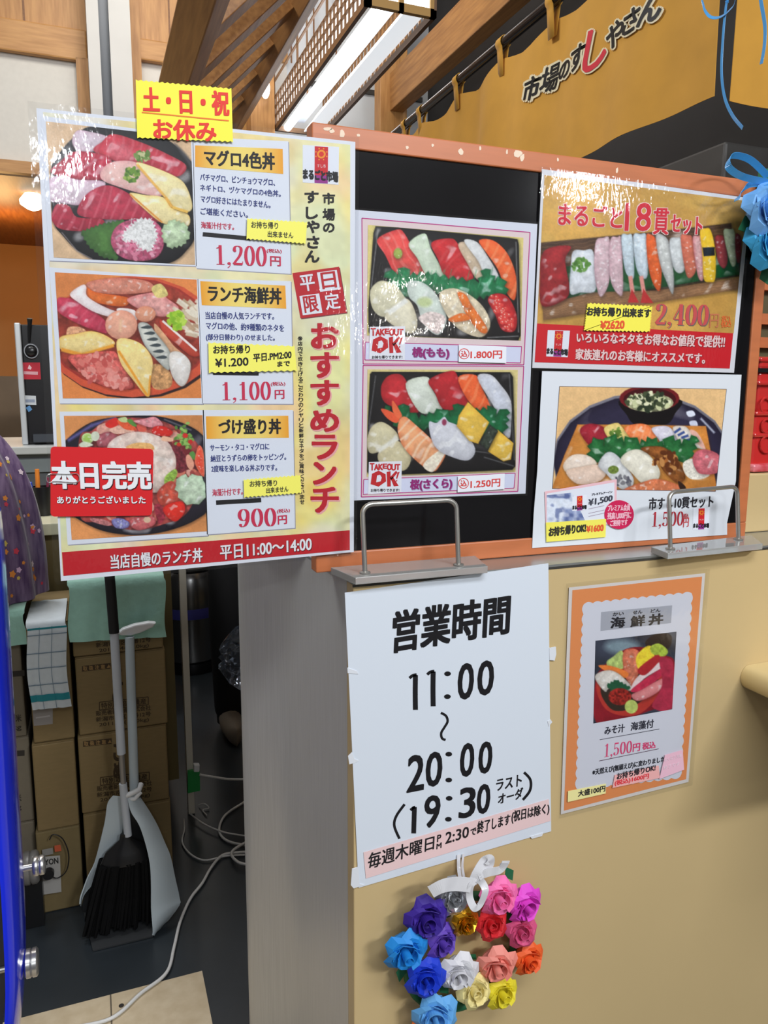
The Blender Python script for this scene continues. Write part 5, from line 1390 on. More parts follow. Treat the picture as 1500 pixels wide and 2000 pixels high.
MB().box((x0,y0-.004,ZL),(x1,y0+.02,ZL+.035)).box((x0,y0-.004,ZL+.2),(x1,y0+.02,ZL+.22)).box((x0,y0-.004,ZL),(x0+.03,y0+.02,ZL+hL)).box((x1-.03,y0-.004,ZL),(x1,y0+.02,ZL+hL)).box(((x0+x1)/2-.012,y0-.004,ZL),((x0+x1)/2+.012,y0+.02,ZL+hL)).build('end_frame', LT, lp)
MB().box((x0+.02,y0+.008,ZL+.03),(x1-.02,y0+.012,ZL+hL)).build('end_shade', SHADE, lp)
lat = MB(); n = 30
for i in range(n+1):
    y = y0+(y1-y0)*i/n; lat.box((x0,y-(.003 if i % 10 else .006),ZL+.03),(x0+.010,y+(.003 if i % 10 else .006),ZL+(.20 if i % 10 else hL)))
for z in (.085,.14,.20,.30,.395): lat.box((x0-.001,y0,ZL+z-.004),(x0+.011,y1,ZL+z+.004))
lat.build('side_lattice', LD, lp)
MB().box((x0+.02,y0+.02,ZL+.035),(x0+.024,y1-.02,ZL+.20)).build('side_shade', SHADE, lp)
lat = MB()
for i in range(n+1):
    y = y0+(y1-y0)*i/n; lat.box((x1-.012,y-.005,ZL+.03),(x1,y+.005,ZL+.24))
for z in (.10,.17,.24,.34): lat.box((x1-.013,y0,ZL+z-.006),(x1+.001,y1,ZL+z+.006))
lat.build('side_lattice', LD, lp)
xm = (x0+x1)/2
MB().prism([(xm-.035,y0+.02,ZL+.06),(xm+.02,y0+.02,ZL+.06),(xm+.02,y0+.02,ZL+.11),(xm-.035,y0+.02,ZL+.11)], (0,y1-y0-.06,0)).build('tray', mat('lamp_tray',(190,196,206),.5), lp)
MB().prism([(xm+.02,y0+.02,ZL+.005),(x1-.022,y0+.02,ZL+.045),(x1-.022,y0+.02,ZL+.055),(xm+.02,y0+.02,ZL+.015)], (0,y1-y0-.06,0)).build('reflector', mat('lamp_reflector',(240,242,246),.4,emit=(.9,.95,1.0),estr=.75), lp)  # tube light falling on the reflector is put in as emission
MB().tube([((x0+xm)/2-.006,y0+.05,ZL+.02),((x0+xm)/2-.006,y1-.04,ZL+.02)], .024, 16).build('tube', TUBE, lp, True)
MB().tube([(x1-.06,y0+.03,ZL+.10),(x1-.06,y1-.04,ZL+.10)], .018, 16).build('tube', TUBE, lp, True)
for y in (y0+.2, y1-.2): MB().tube([(xm,y,ZL+.11),(xm,y,4.9)], .006, 8).build('hanger', LD, lp)
# beam right of the lamp, posts
kb = kz(880,107); _d = ray(757,216); ZBm = 1.4+5.2*_d[2]/_d[1]; xb = kb*(ZBm-1.4)
tag(MB().box((xb,1.9,ZBm),(xb+.10,hz(757,216,ZBm)[1],ZBm+.24)).build('roof_beam', WOODY, bevel=.005), 'light brown roof beam between the lattice lamp and the curtain pole', 'beam')
yp = hz(757,216,ZBm)[1]
xp0, xp1 = hy(738,200,yp+.05)[0], hy(790,200,yp+.05)[0]
tag(MB().box((xp0,yp+.001,0),(xp1,yp+.12,4.6)).build('wooden_post', WOOD, bevel=.004), 'light wooden post behind the far end of the curtain pole', 'post')
xp0, xp1 = hy(486,200,5.2)[0], hy(533,200,5.2)[0]
tag(MB().box((xp0,5.15,0),(xp1,5.3,4.6)).build('wooden_post', WOOD, bevel=.004), 'wooden post behind the far end of the lattice lamp', 'post')
q = hy(517,172,5.1)
gl = thing('round_lamp', 'small round white lamp on the wooden post left of the lattice lamp', 'lamp', (q[0],5.15,q[2]))
MB().lathe((q[0],5.09,q[2]), [(.0,-.03),(.02,-.028),(.036,-.016),(.042,0),(.036,.016),(.03,.03)], 24, 1, .75, 1.6).build('globe', mat('lamp_globe',(255,252,246),.4,emit=(1,.98,.94),estr=3.5), gl, True)
MB().lathe((q[0],5.12,q[2]), [(.035,-.002),(.035,.034)], 20, 1).build('mount', DARKM, gl)
# kitchen hood behind the curtain
hd = [hx(1140,318,2.44), hx(1205,262,2.44), hx(1400,285,2.44), hx(1160,345,2.44)]
tag(MB().prism([(2.2,y,z) for y, z in ((2.3,1.95),(3.3,1.95),(3.3,2.3),(2.3,2.3))], (.245,0,0)).build('kitchen_hood', DKGREY, bevel=.01), 'dark grey hood in the kitchen behind the mustard curtain', 'hood')

# ================================================================== coffee machine and back counter (left)
bc = thing('back_counter', 'grey counter carrying the coffee machine, far left', 'counter', (-.5,3.5,0))
cb = hy(45,872,3.2)
MB().box((-1.6,3.18,cb[2]-.03),(.25,3.85,cb[2])).build('counter_top', mat('grey_top',(176,178,176),.4), bc, bevel=.004)
MB().box((-1.6,3.22,.0),(.22,3.8,cb[2]-.031)).build('cabinet', mat('grey_cabinet',(88,92,94),.5), bc)
MB().box((-1.6,3.205,cb[2]-.10),(.22,3.219,cb[2]-.05)).build('front_rail', mat('grey_rail',(120,128,130),.4), bc)
cm = thing('coffee_machine', 'tall black and silver drink machine standing on the grey back counter, left edge', 'machine', (-.1,3.45,cb[2]))
a, b = hy(27,630,3.28), hy(39,632,3.28)
zt_, zb_ = a[2], cb[2]+.001
MB().box((a[0],3.28,zb_),(b[0],3.62,zt_)).build('side_frame', mat('silver_frame',(206,210,212),.3,.4), cm, bevel=.004)
MB().box((b[0],3.30,zb_),(.12,3.62,zt_-.004)).build('body', BLACKP, cm, bevel=.004)
q = hy(62,638,3.29); 
MB().tube([hy(58,622,3.28), hy(58,632,3.285), hy(57,668,3.29)], [.010,.008,.004], 10).build('lever', BLACKP, cm, True)
q = hy(61,686,3.295)
MB().tube([(q[0]+.024*cos(t),3.292,q[2]+.026*sin(t)) for t in np.linspace(0,2*pi,24,endpoint=False)], .003, 6, True).build('dial_ring', mat('dial_grey',(150,152,156),.3,.6), cm, True)
MB().lathe((q[0],3.293,q[2]), [(.019,0),(.019,-.012),(.012,-.018)], 20, 1).build('dial', BLACKP, cm, True)
s = Sheet(3.298); s.base([(40,708),(78,708),(80,741),(42,741)], (186,44,60), .001); s.poly('paper',[(57,712),(62,718),(60,722),(54,720)],(226,190,195),.0004); s.line('paper',(47,728),(74,729),6,(214,160,168),.0004)
b_ = s.buf['paper']; mesh('red_label', b_[0], b_[1], PRINT, cm, cols=b_[2])
s = Sheet(3.298); s.base([(43,772),(70,773),(71,791),(44,790)], (196,200,204), .001); s.line('paper',(47,783),(68,783),6,(140,150,170),.0004); s.base([(50,796),(58,792),(63,800),(56,805)], (90,140,190), .001)
b_ = s.buf['paper']; mesh('small_label', b_[0], b_[1], PRINT, cm, cols=b_[2])
MB().box((b[0]+.02,3.27,zb_+.01),(.1,3.299,zb_+.04)).build('drip_tray', DARKM, cm)
tag(MB().box((-1.3,4.6,0),(hy(34,735,4.6)[0],4.65,hy(34,735,4.6)[2])).build('partition', mat('partition_brown',(112,92,70),.3,noise=.2,nscale=6), None), 'low brown partition left of the drink machine', 'partition')
# pendant lamps of the inner room
for (x, y, r, lab) in ((50,360,.075,'upper glowing warm lamp in the orange room at the left edge'),(64,392,.085,'lower glowing warm lamp in the orange room at the left edge')):
    q = hy(x, y, 7.4 if y < 370 else 6.3)
    g = thing('pendant_lamp', lab, 'lamp', q-(0,0,.08))
    MB().lathe(q, [(.012,.075),(.05,.05),(.09,.0),(.085,-.03),(.04,-.06),(.01,-.07)], 20).build('glow_shade', mat('lamp_warm',(255,240,205),.5,emit=(1,.86,.6),estr=4.5), g, True)
    MB().tube([q+(0,0,.07),(q[0],q[1],2.792)], .004, 6).build('cord', BLACKP, g)

# ================================================================== prep counter, leg, cloths
pc = thing('prep_counter', 'cream-edged prep counter behind the cardboard boxes, with a thin cream leg', 'counter', (-.4,2.8,0))
zc = hy(80,1022,2.435)[2]; xr = .292
MB().box((-1.5,2.425,zc-.036),(xr,3.0,zc)).build('counter_top', mat('cream_edge',(206,202,172),.45), pc, bevel=.003)
MB().box((-1.5,2.46,.12),(hy(345,1400,2.46)[0],2.98,zc-.037)).build('cabinet', mat('olive_cabinet',(112,98,58),.6,noise=.06,nscale=6), pc)
px0, px1 = hy(361,1400,2.43)[0], hy(374,1400,2.43)[0]
MB().box((px0,2.43,.002),(px1,2.46,zc-.0365)).build('leg', mat('cream_leg',(206,202,188),.5), pc, bevel=.002)
tp = thing('pen_holder', 'black pen holder with an orange and a blue marker on the prep counter', 'pen holder', (*hy(88,985,2.6)[:2], zc))
q = hy(84,985,2.6); q = np.array([q[0],2.6,zc+.0005])
MB().lathe(q, [(.03,0),(.033,.09),(.03,.09),(.027,.01)], 20).build('cup', BLACKP, tp, True)
tag(MB().tube([q+(-.012,.0,.012),q+(-.012,-.004,.05),q+(-.010,-.006,.145)], [.004,.0075,.0065], 10).build('marker', mat('orange_pen',(240,140,50),.4), None, True), 'orange marker standing in the black pen holder', 'marker', 'markers in the pen holder')
tag(MB().tube([q+(-.026,-.002,.012),q+(-.030,-.010,.06),q+(-.034,-.014,.105)], [.004,.009,.008], 10).build('marker', mat('blue_pen',(40,84,206),.4), None, True), 'blue marker leaning in the black pen holder', 'marker', 'markers in the pen holder')
tag(MB().tube([q+(.008,.0,.012),q+(.014,-.006,.06),q+(.020,-.010,.118)], .004, 10).build('marker', mat('plum_pen',(140,50,80),.4), None, True), 'thin plum-coloured pen leaning in the black pen holder', 'marker', 'markers in the pen holder')

# ---- boxes
def printed(q, Y, items, parent, name='print'):
    s = Sheet(Y-.0006)
    items(s)
    for k, b in s.buf.items(): mesh(name, b[0], b[1], PRINT, parent, cols=b[2])
INK = (62,48,30)
def carton(x0, x1, y0, z0, z1, dep, m, label, text=None, group='stacked cardboard boxes'):
    t = thing('cardboard_box', label, 'box', ((x0+x1)/2,y0+dep/2,z0), group)
    MB().box((x0,y0,z0),(x1,y0+dep,z1-.002)).build('carton', m, t, bevel=.004)
    MB().box((x0+.001,y0+.001,z1-.0018),(x1-.001,y0+dep/2-.001,z1)).box((x0+.001,y0+dep/2+.001,z1-.0018),(x1-.001,y0+dep-.001,z1)).build('flap', m, t)
    if text: 
        s = Sheet(y0-.0006); text(s)
        for k, b in s.buf.items(): mesh(k+('' if k == 'print' else '_print'), b[0], b[1], PRINT, t, cols=b[2])
    return t
def rice(px0, py0, k=1.0, big=True):
    """printing of the big boxes, crop 7 coordinates relative to the box's upper left corner"""
    def f(s):
        s.crop = (px0, py0, 3.125)
        P = lambda x, y: (x, y-x*.11)
        s.poly('print', [P(32,38),P(206,38),P(206,72),P(32,72)], INK, 0)
        for i, ch in enumerate('取扱注意'): s.char('print', ch, P(52+i*36,55), 26, 26, (150,120,76), .0002, (.8,.6))
        s.poly('print', [P(182,66),P(196,44),P(206,66)], (150,120,76), .0003)
        if big:
            for i, ch in enumerate('こめ'): s.char('print', ch, P(250,130+i*110), 56, 96, INK, 0, (4,4))
        q = [P(138,270),P(436,270),P(436,318),P(138,318)]; s.frame('print', q, 5, INK, 0)
        s.text('print','特別栽培米農産',P(150,312),P(424,312),36,36,INK,0,(.8,.6)); s.text('print','販売者新潟県株式会社',P(118,352),P(452,352),30,30,INK,0,(.6,.5))
        s.text('print','新潟市南区14番12号',P(118,388),P(452,388),28,28,INK,0,(.6,.5)); s.text('print','2011.04(10.0kg)',P(138,424),P(440,424),26,26,INK,0,(.5,.4))
    return f
bY = 2.075
z = [hy(240,1775,bY)[2], hy(240,1578,bY)[2], hy(240,1428,bY)[2], hy(240,1277,bY)[2], hy(240,1132,bY)[2]]
z[0] = 0.001
xa, xb_ = hy(152,1430,bY)[0], hy(327,1430,bY)[0]
for i, (dx, lab, tx_) in enumerate(((.0,'lowest cardboard box of the printed stack behind the dustpan',None),(-.002,'printed cardboard box second from the floor behind the broom',rice(152,1437)),(.003,'printed cardboard box second from the top behind the broom',rice(150,1290)),(0,'topmost printed cardboard box half covered by a mint towel',rice(150,1145)))):
    carton(xa+dx, xb_+dx, bY+.004*i, z[i]+.0008, z[i+1], .34, CARD, lab, tx_)
zm = [.001, hy(110,1617,bY)[2], hy(110,1447,bY)[2], hy(95,1207,bY)[2]-.012]
xm0, xm1 = hy(72,1530,bY)[0], hy(150,1530,bY)[0]
carton(xm0-.012, xm1, bY-.004, zm[0], zm[1], .33, CARD2, 'bottom cardboard box with a small white appliance label in the narrow middle stack', None)
carton(xm0-.006, xm1, bY-.006, zm[1]+.0008, zm[2], .33, CARD, 'plain middle cardboard box in the narrow stack under the checked towel', None)
t = carton(hy(64,1420,bY)[0], hy(145,1420,bY)[0], bY, zm[2]+.0008, zm[3], .33, CARD, 'top cardboard box of the narrow stack under the white checked towel', None)
s = Sheet(bY-.0008); s.base([(64,1388),(103,1384),(103,1414),(66,1418)], (146,142,140), .0007); s.line('paper',(70,1402),(98,1398),3,(176,172,172),.0003)
b_ = s.buf['paper']; mesh('paper_label', b_[0], b_[1], PRINT, t, cols=b_[2], label='small grey paper label')
xl1 = hy(58,1500,bY)[0]
zl_ = [.001, hy(40,1618,bY)[2], hy(30,1450,bY)[2], hy(20,1262,bY)[2]+.08]
GRC = mat('cardboard_grey', (116,108,92), .75, noise=.08, nscale=40)
def gtext(x, y):
    def f(s):
        s.poly('print', [(x,y),(x+34,y-3),(x+34,y+8),(x,y+11)], (50,46,42), 0); s.text('weight','新潟米',(x-6,y+100),(x+28,y+97),14,14,(50,46,42),0,(.3,.2)); s.text('mark','10kg',(x-6,y+118),(x+28,y+115),12,12,(50,46,42),0,(.3,.2))
    return f
for i, lab in enumerate(('bottom box of the greyish stack behind the blue machine','middle box of the greyish stack behind the blue machine','top box of the greyish stack under the mint towel at the left edge')):
    carton(xl1-.36, xl1-.004*(i==2), bY+.03, zl_[i]+.0008, zl_[i+1], .32, GRC, lab, gtext(14,(1640,1468,1312)[i]) if i else None)
# small round appliance with a label in front of the middle stack
ap = thing('cable_reel', 'small grey round appliance with a white label in front of the bottom middle box', 'appliance', (*hz(72,1776)[:2], 0))
q = hy(70,1690,2.026)
MB().box((q[0]-.05,2.02,.001),(q[0]+.012,2.056,q[2]-.045)).build('stand', BLACKP, ap)
MB().lathe((q[0]-.012,2.020,q[2]), [(.0,-.02),(.036,-.02),(.042,-.012),(.042,-.002),(.038,.0),(.042,.004),(.042,.014),(.036,.02),(0,.02)], 24, 0).build('drum', mat('grey_drum',(130,128,126),.4,.3), ap, True)
s = Sheet(2.062); s.base([(80,1674),(117,1671),(120,1742),(82,1748)], (170,168,164), .0006); s.text('paper','YON',(88,1690),(114,1686),11,11,(40,40,40),.0003,(.4,.3)); s.base([(82,1660),(103,1656),(104,1668),(83,1672)], (140,138,134), .0006); s.base([(106,1652),(118,1650),(120,1662),(107,1664)], (190,90,60), .0006)
b_ = s.buf['paper']; mesh('paper_label', b_[0], b_[1], PRINT, ap, cols=b_[2])
MB().tube([hy(*p_,2.048) for p_ in spline([(97,1640,0),(104,1630,0),(122,1638,0),(134,1668,0),(130,1700,0),(112,1715,0),(95,1708,0)],6) for p_ in [p_[:2]]], .0016, 8).build('cord', BLACKP, ap, True)
MB().lathe(hy(95,1706,2.044), [(.0,-.008),(.014,-.008),(.014,.006),(0,.006)], 14, 1).build('plug', BLACKP, ap)

# ---- towels over the stacks
def towel(x0, x1, ytop0, ytop1, zt, zbot0, zbot1, m, label, th=.004, amp=.006, extra=None, seed=0):
    t = thing('towel', label, 'towel', ((x0+x1)/2,ytop0,zbot0), 'towels draped over the boxes')
    L1 = ytop1-ytop0
    def P(u, s_, off=0):
        x = x0+(x1-x0)*u; zb = zbot0+(zbot1-zbot0)*u
        w = amp*sin(u*7+seed)+amp*.5*sin(u*17+seed*2+s_*3)
        if s_ < .35:
            return (x, ytop1-L1*s_/.35*1.0, zt+.004+abs(w)*.3+off)
        if s_ < .45:
            a = (s_-.35)/.10*pi/2
            return (x, ytop0-.008*sin(a)-off, zt-.008*(1-cos(a))+.004+off*cos(a))
        v = (s_-.45)/.55
        return (x+.004*sin(v*5+seed), ytop0-.008-.004-abs(w)*v-off, zt-.004-(zt-.004-zb)*v)
    MB().grid(lambda u, s_: P(u, s_), 24, 34, th).build('cloth', m, t, True)
    if extra: extra(t, P)
    return t
MINT = mat('mint_towel', (160,208,192), .9, noise=.08, nscale=60, bump=.5, sheen=.3)
towel(hy(134,1190,2.06)[0], hy(323,1190,2.06)[0], bY+.003, bY+.26, z[4], hy(140,1254,2.06)[2], hy(318,1244,2.06)[2], MINT, 'mint green towel draped over the printed box stack behind the black broom grip', seed=1)
towel(hy(-40,1190,2.08)[0]-.1, hy(46,1190,2.08)[0], bY+.03, bY+.28, zl_[3], hy(0,1268,2.08)[2], hy(48,1260,2.08)[2], MINT, 'mint green towel draped over the greyish box stack at the left edge', seed=4)
CHK = mat('white_towel', (212,222,228), .9, noise=.05, nscale=60, bump=.4)
def checks(t, P):
    g, d_ = mat('towel_grid',(120,142,160),.9), mat('towel_teal',(42,140,152),.9)
    for u in (.30,.62):
        MB().grid(lambda a, b: P(u+.014*(a-.5), .45+.55*b, .0058), 1, 20).build('woven_line', g, t)
    for s_ in (.50,.62,.72,.83):
        MB().grid(lambda a, b: P(a, s_+.006*b, .0058), 20, 1).build('woven_line', g, t)
    MB().grid(lambda a, b: P(a, .90+.045*b, .006), 20, 2).build('teal_band', d_, t); MB().grid(lambda a, b: P(a, .455+.012*b, .006), 20, 1).build('teal_band', d_, t)
towel(hy(55,1290,2.06)[0], hy(132,1290,2.06)[0], bY-.002, bY+.2, zm[3], hy(60,1386,2.06)[2], hy(137,1379,2.06)[2], CHK, 'white checked tea towel with a teal band over the narrow box stack', extra=checks, amp=.003, seed=2)

# ---- purple floral bundle
PURP = mat('purple_cloth', (128,104,136), .7, rgb2=(70,42,88), nscale=16, stretch=(4,4,.7), sheen=.3)
pb_ = thing('floral_cloth_bundle', 'bundle of purple floral cloth on the mint towel at the left edge', 'cloth', (-.30,2.24,zl_[3]+.01))
base = np.array([-.318,2.24,zl_[3]+.0125])
H_ = hy(10,820,2.1)[2]-base[2]
def bun(u, v):
    a = 2*pi*u; f = 1+.07*sin(a*9+v*2)+.05*sin(a*5+1)
    r = (.175*(1-v)**.62+.035)*f if v < .97 else .02
    r = .16*sqrt(max(0,1-v**2.6))*f+.012
    return (base[0]+r*cos(a)*1.0, base[1]+r*sin(a)*.8, base[2]+H_*v)
MB().grid(bun, 72, 26).build('cloth', PURP, pb_, True)
mbs = {}
for i in range(90):
    u, v = random.uniform(.55,1.0), random.uniform(.03,.8)
    c = random.choice([(206,60,80),(226,140,60),(206,180,90),(206,170,200),(226,206,214),(206,60,80)])
    p0 = np.array(bun(u,v)); du = np.array(bun(u+.004,v))-p0; dv = np.array(bun(u,v+.01))-p0
    du /= np.linalg.norm(du); dv /= np.linalg.norm(dv); nn = np.cross(du, dv); nn /= np.linalg.norm(nn)
    r = random.uniform(.003,.008)
    mbs.setdefault(c, MB()).add([p0+nn*.002+r*(1+.25*cos(5*t))*(cos(t)*du+sin(t)*dv*1.2) for t in np.linspace(0,2*pi,15,endpoint=False)], [tuple(range(15))])
for c, m in mbs.items(): m.build('printed_flowers', mat('flower_%d_%d_%d' % c, c, .8), pb_)

# ---- broom and dustpan
DP = mat('dustpan_plastic', (186,198,204), .4); DPI = mat('dustpan_inside', (52,54,56), .5)
br = thing('broom', 'upright broom with a black grip and grey pole leaning in the dustpan', 'broom', (*hz(240,1800)[:2], 0))
GRIPY, FOOTY = 1.985, 1.955
bl = lambda x, y: hy(x, y, GRIPY-(y-1100)/560*(GRIPY-FOOTY))
MB().tube([bl(211,1096), bl(215,1136), bl(223,1236)], .0125, 14).build('grip', mat('black_foam',(24,24,26),.7), br, True)
MB().tube([bl(223,1236), bl(237,1472)], .0108, 14).build('pole', mat('broom_grey',(190,196,204),.35), br, True)
MB().tube([bl(237,1472), bl(241,1532)], .0072, 12).build('inner_tube', mat('broom_tube',(150,146,142),.35,.4), br, True)
MB().tube([bl(240,1530), bl(250,1632)], .0100, 14).build('sleeve', mat('broom_grey',(190,196,204),.35), br, True)
bx, by = bl(250,1630)[0], bl(250,1630)[1]
bt = bl(250,1630)[2]
MB().lathe((bx-.006,by,bt-.07), [(.066,0),(.052,.03),(.016,.06),(.013,.075)], 20, 2, 1.0, .5).build('brush_head', BLACKP, br, True)
bs = MB()
for i in range(230):
    u = random.uniform(-1,1); w = random.uniform(-1,1)
    bs.tube([(bx-.008+.062*u,by+.028*w,bt-.066),(bx-.020+.078*u,by+.036*w,(bt-.068)*.5),(bx-.030+.088*u+.004*w,by+.04*w-.012,.012+.012*random.random())], [.006,.0065,.004], 5)
MB_ = bs.build('bristles', mat('black_bristle',(11,11,12),.8,spec=.15), br); MB_['kind'] = 'stuff'
dp = thing('dustpan', 'tall pale grey lobby dustpan with a paddle handle standing around the broom', 'dustpan', (*hz(250,1830)[:2], 0))
dl = lambda x, y, Y: hy(x, y, Y)
MB().tube([dl(253,1244,2.02), dl(263,1560,1.985)], .0118, 14).build('pole', DP, dp, True)
hp = [dl(x, y, 2.018) for x, y in ((230,1237),(240,1229),(262,1221),(290,1216),(306,1217),(298,1226),(276,1236),(256,1242),(236,1242))]
MB().prism(hp, (0,.022,0)).build('handle', WHITEP, dp, bevel=.004)
def wing(pts, f, th, name, m):
    P = [np.array(hy(x, y, f(x, y))) for x, y in pts]
    mb = MB().prism(P, (0.0,th,0)); mb.build(name, m, dp, bevel=.0015)
c8 = lambda L: [(x/3.125, 1500+y/3.125) for x, y in L]
# right wing: strip mesh between inner and outer edge, bent back
inner = c8([(780,190),(800,270),(850,350),(890,470),(915,590),(922,720),(922,850),(928,940),(935,1020)])
outer = c8([(858,180),(905,250),(960,345),(1005,450),(1042,540),(1072,680),(1096,790),(1090,850),(950,1028)])
def wingmesh(i_, o_, yi, yo, name):
    n = len(i_)
    A = spline([(*p_, 0) for p_ in i_], 4); B = spline([(*p_, 0) for p_ in o_], 4); k = len(A)
    def fn(u, v):
        j = u*(k-1); a = int(min(j, k-2)); t = j-a
        pa = A[a]*(1-t)+A[a+1]*t; pb2 = B[a]*(1-t)+B[a+1]*t
        ya = yi[0]+(yi[1]-yi[0])*u; yb = yo[0]+(yo[1]-yo[0])*u
        x, y = pa[:2]*(1-v)+pb2[:2]*v; q = hy(x, y, ya*(1-v**2)+yb*v**2)
        return (q[0], q[1], max(q[2], .002))
    MB().grid(fn, 28, 6, .003).build(name, DP, dp, True)
wingmesh(inner, outer, (1.955,1.865), (1.985,1.90), 'side_wing')
innerL = c8([(742,175),(748,260),(745,400),(700,500),(640,600),(580,690),(520,760),(500,800),(490,840)])
outerL = c8([(690,168),(655,215),(640,320),(610,450),(575,580),(535,660),(505,740),(488,790),(484,830)])
wingmesh(innerL, outerL, (1.985,1.99), (1.985,1.97), 'side_wing')
cL, cR = hz(152,1772), hz(302,1828)
bk = [dl(225,1562,1.99), dl(272,1562,1.99), dl(345,1740,2.03), dl(340,1768,2.04)]
xL, xR = dl(152,1760,2.03)[0], dl(345,1750,2.03)[0]; zt0 = dl(250,1562,1.99)[2]
xa0, xa1 = dl(228,1562,1.99)[0], dl(276,1562,1.99)[0]
MB().prism([(xa0,1.995,zt0),(xa1,1.995,zt0),(xR-.012,2.03,.03),(xR-.02,2.035,.004),(xL+.012,2.035,.004),(xL+.01,2.03,.03)], (0,.004,0)).build('back_panel', DPI, dp)
MB().prism([(xL+.012,2.034,.0015),(xR-.02,2.034,.0015),(cR[0]-.004,1.872,.0015),(cR[0]-.15,1.872,.0015)], (0,0,.004)).build('pan_floor', DPI, dp)
kn = dl(262,1545,1.975)
MB().tube([kn+(-.03,-.012,-.004),kn+(-.012,-.02,.004),kn+(.012,-.016,.01),kn+(.018,.0,.016)], .007, 10).tube([kn+(-.028,-.008,-.014),kn+(.0,-.018,-.012),kn+(.016,-.01,.0)], .006, 10).build('hinge_clip', WHITEP, dp, True)

# ---- cables and plug
CAB = mat('white_cable', (206,206,204), .45)
LIFT = 0
def cable(pts, r, label, zs=None):
    P = [hz(x, y, r+.0035+LIFT) for x, y in pts]
    if zs:
        for i, zz in zs.items(): P[i] = hz(*pts[i], zz)
    return tag(MB().tube(spline(P, 8), r, 8).build('power_cable', CAB, None, True), label, 'cable', 'white cables on the dark floor')
cable([(120,2010),(215,1990),(275,1940),(325,1900),(340,1850),(352,1800),(372,1755),(395,1725),(412,1695),(432,1672),(455,1666),(500,1664),(540,1668)], .0042, 'thick white cable snaking across the dark floor to the front tile')
LIFT = .0095
cable([(540,1690),(480,1688),(460,1680),(452,1666),(468,1652),(510,1630)], .0042, 'short white cable loop beside the foot of the grey counter end', {3: .014})
LIFT = 0
cable([(520,1540),(475,1568),(440,1592),(428,1620),(440,1640),(475,1650),(530,1652)], .0040, 'white cable looping out from behind the grey counter end')
cable([(359,1600),(360,1620),(356,1645),(372,1668),(400,1680),(440,1672),(478,1670)], .0026, 'thin white cable curving from the foot of the cream leg')
LIFT = .008
cable([(372,1590),(400,1610),(440,1626),(490,1634)], .0026, 'thin white cable running straight from the cream leg to the counter end')
pg = thing('power_tap', 'white plug tap taped with green tape to the lower part of the cream leg', 'plug', hy(376,1545,2.40))
MB().prism([hy(x,y,2.425) for x, y in ((366,1504),(389,1500),(390,1541),(366,1546))], (0,-.012,0)).build('green_tape', mat('green_tape',(40,150,72),.4), pg)
MB().prism([hy(x,y,2.41) for x, y in ((377,1489),(389,1489),(388,1503),(377,1503))], (0,-.02,0)).build('plug_body', WHITEP, pg, bevel=.003)
qa = [hy(390,1513,2.405), hy(420,1518,2.41), hy(450,1522,2.42), hy(500,1522,2.43)]
MB().tube(spline(qa, 6), .004, 8).build('cord', CAB, pg, True)
tag(MB().tube(spline([hz(388,1572,.006),hz(400,1570,.02),hz(408,1578,.006),hz(396,1582,.006),hz(404,1592,.006)], 5), .002, 6).build('cable_tie', CAB, None, True), 'small white twist of wire on the floor right of the cream leg', 'wire')

# ---- stock pot
q = hz(400,1305); pt = thing('steel_urn', 'tall stainless steel urn on a black base behind the cream leg', 'urn', (.43,3.85,0))
MB().lathe((.43,3.85,.001), [(.135,0),(.14,.01),(.14,.055),(.13,.06)], 32).build('base', BLACKP, pt, True)
zt2 = hy(405,1120,3.72)[2]
MB().lathe((.43,3.85,.062), [(.13,0),(.142,.005),(.145,zt2*.55),(.138,zt2*.82),(.115,zt2-.062),(.02,zt2-.06)], 32).build('body', mat('urn_steel',(128,128,128),.25,.9), pt, True)
MB().lathe((.43,3.85,.062), [(.1462,zt2*.44),(.1468,zt2*.46),(.1464,zt2*.52),(.1455,zt2*.54)], 32).build('blue_band', mat('blue_label',(70,70,150),.4), pt, True)
MB().lathe((.43,3.85,zt2+.002), [(.116,0),(.116,.02),(.03,.045),(.03,.06),(.005,.065)], 32).build('lid', BLACKP, pt, True)

# ---- blue machine at the left edge
MB_B = mat('blue_gloss', (30,50,232), .15, coat=.8)
bmch = thing('blue_machine', 'glossy blue curved machine body with silver knobs at the bottom left edge', 'machine', (-.23,1.1,0))
ed = [(0,1000),(8,1080),(16,1200),(23,1330),(30,1450),(36,1560),(43,1680),(48,1780),(50,1860),(47,1930),(40,2000),(28,2080)]
Pb = [hy(x, y, 1.14) for x, y in ed]
out = spline(Pb, 5)
inn = [p_+np.array([-.05,0,0]) for p_ in out]
mb = MB()
def bf(u, v):
    j = u*(len(out)-1); a = int(min(j, len(out)-2)); t = j-a; p_ = out[a]*(1-t)+out[a+1]*t
    ang = v*pi
    return (p_[0]-.02+.02*sin(ang), 1.14+.08-.08*cos(ang)*1.0-.08, p_[2])
mb.grid(bf, 50, 10)
mb.build('curved_rim', MB_B, bmch, True)
zlo, zhi = out[-1][2], out[0][2]
def bodyf(u, v):
    j = (1-u)*(len(out)-1); a = int(min(j, len(out)-2)); t = j-a; p_ = out[a]*(1-t)+out[a+1]*t
    return (-.42+(p_[0]-.025+.42)*v, 1.13, p_[2])
MB().grid(bodyf, 40, 6, -.07).build('body', mat('machine_body',(40,48,66),.3,noise=.2,nscale=20), bmch)
MB().box((-.42,1.14,.001),(out[-1][0]-.03,1.19,zlo+.002)).build('plinth', BLACKP, bmch)
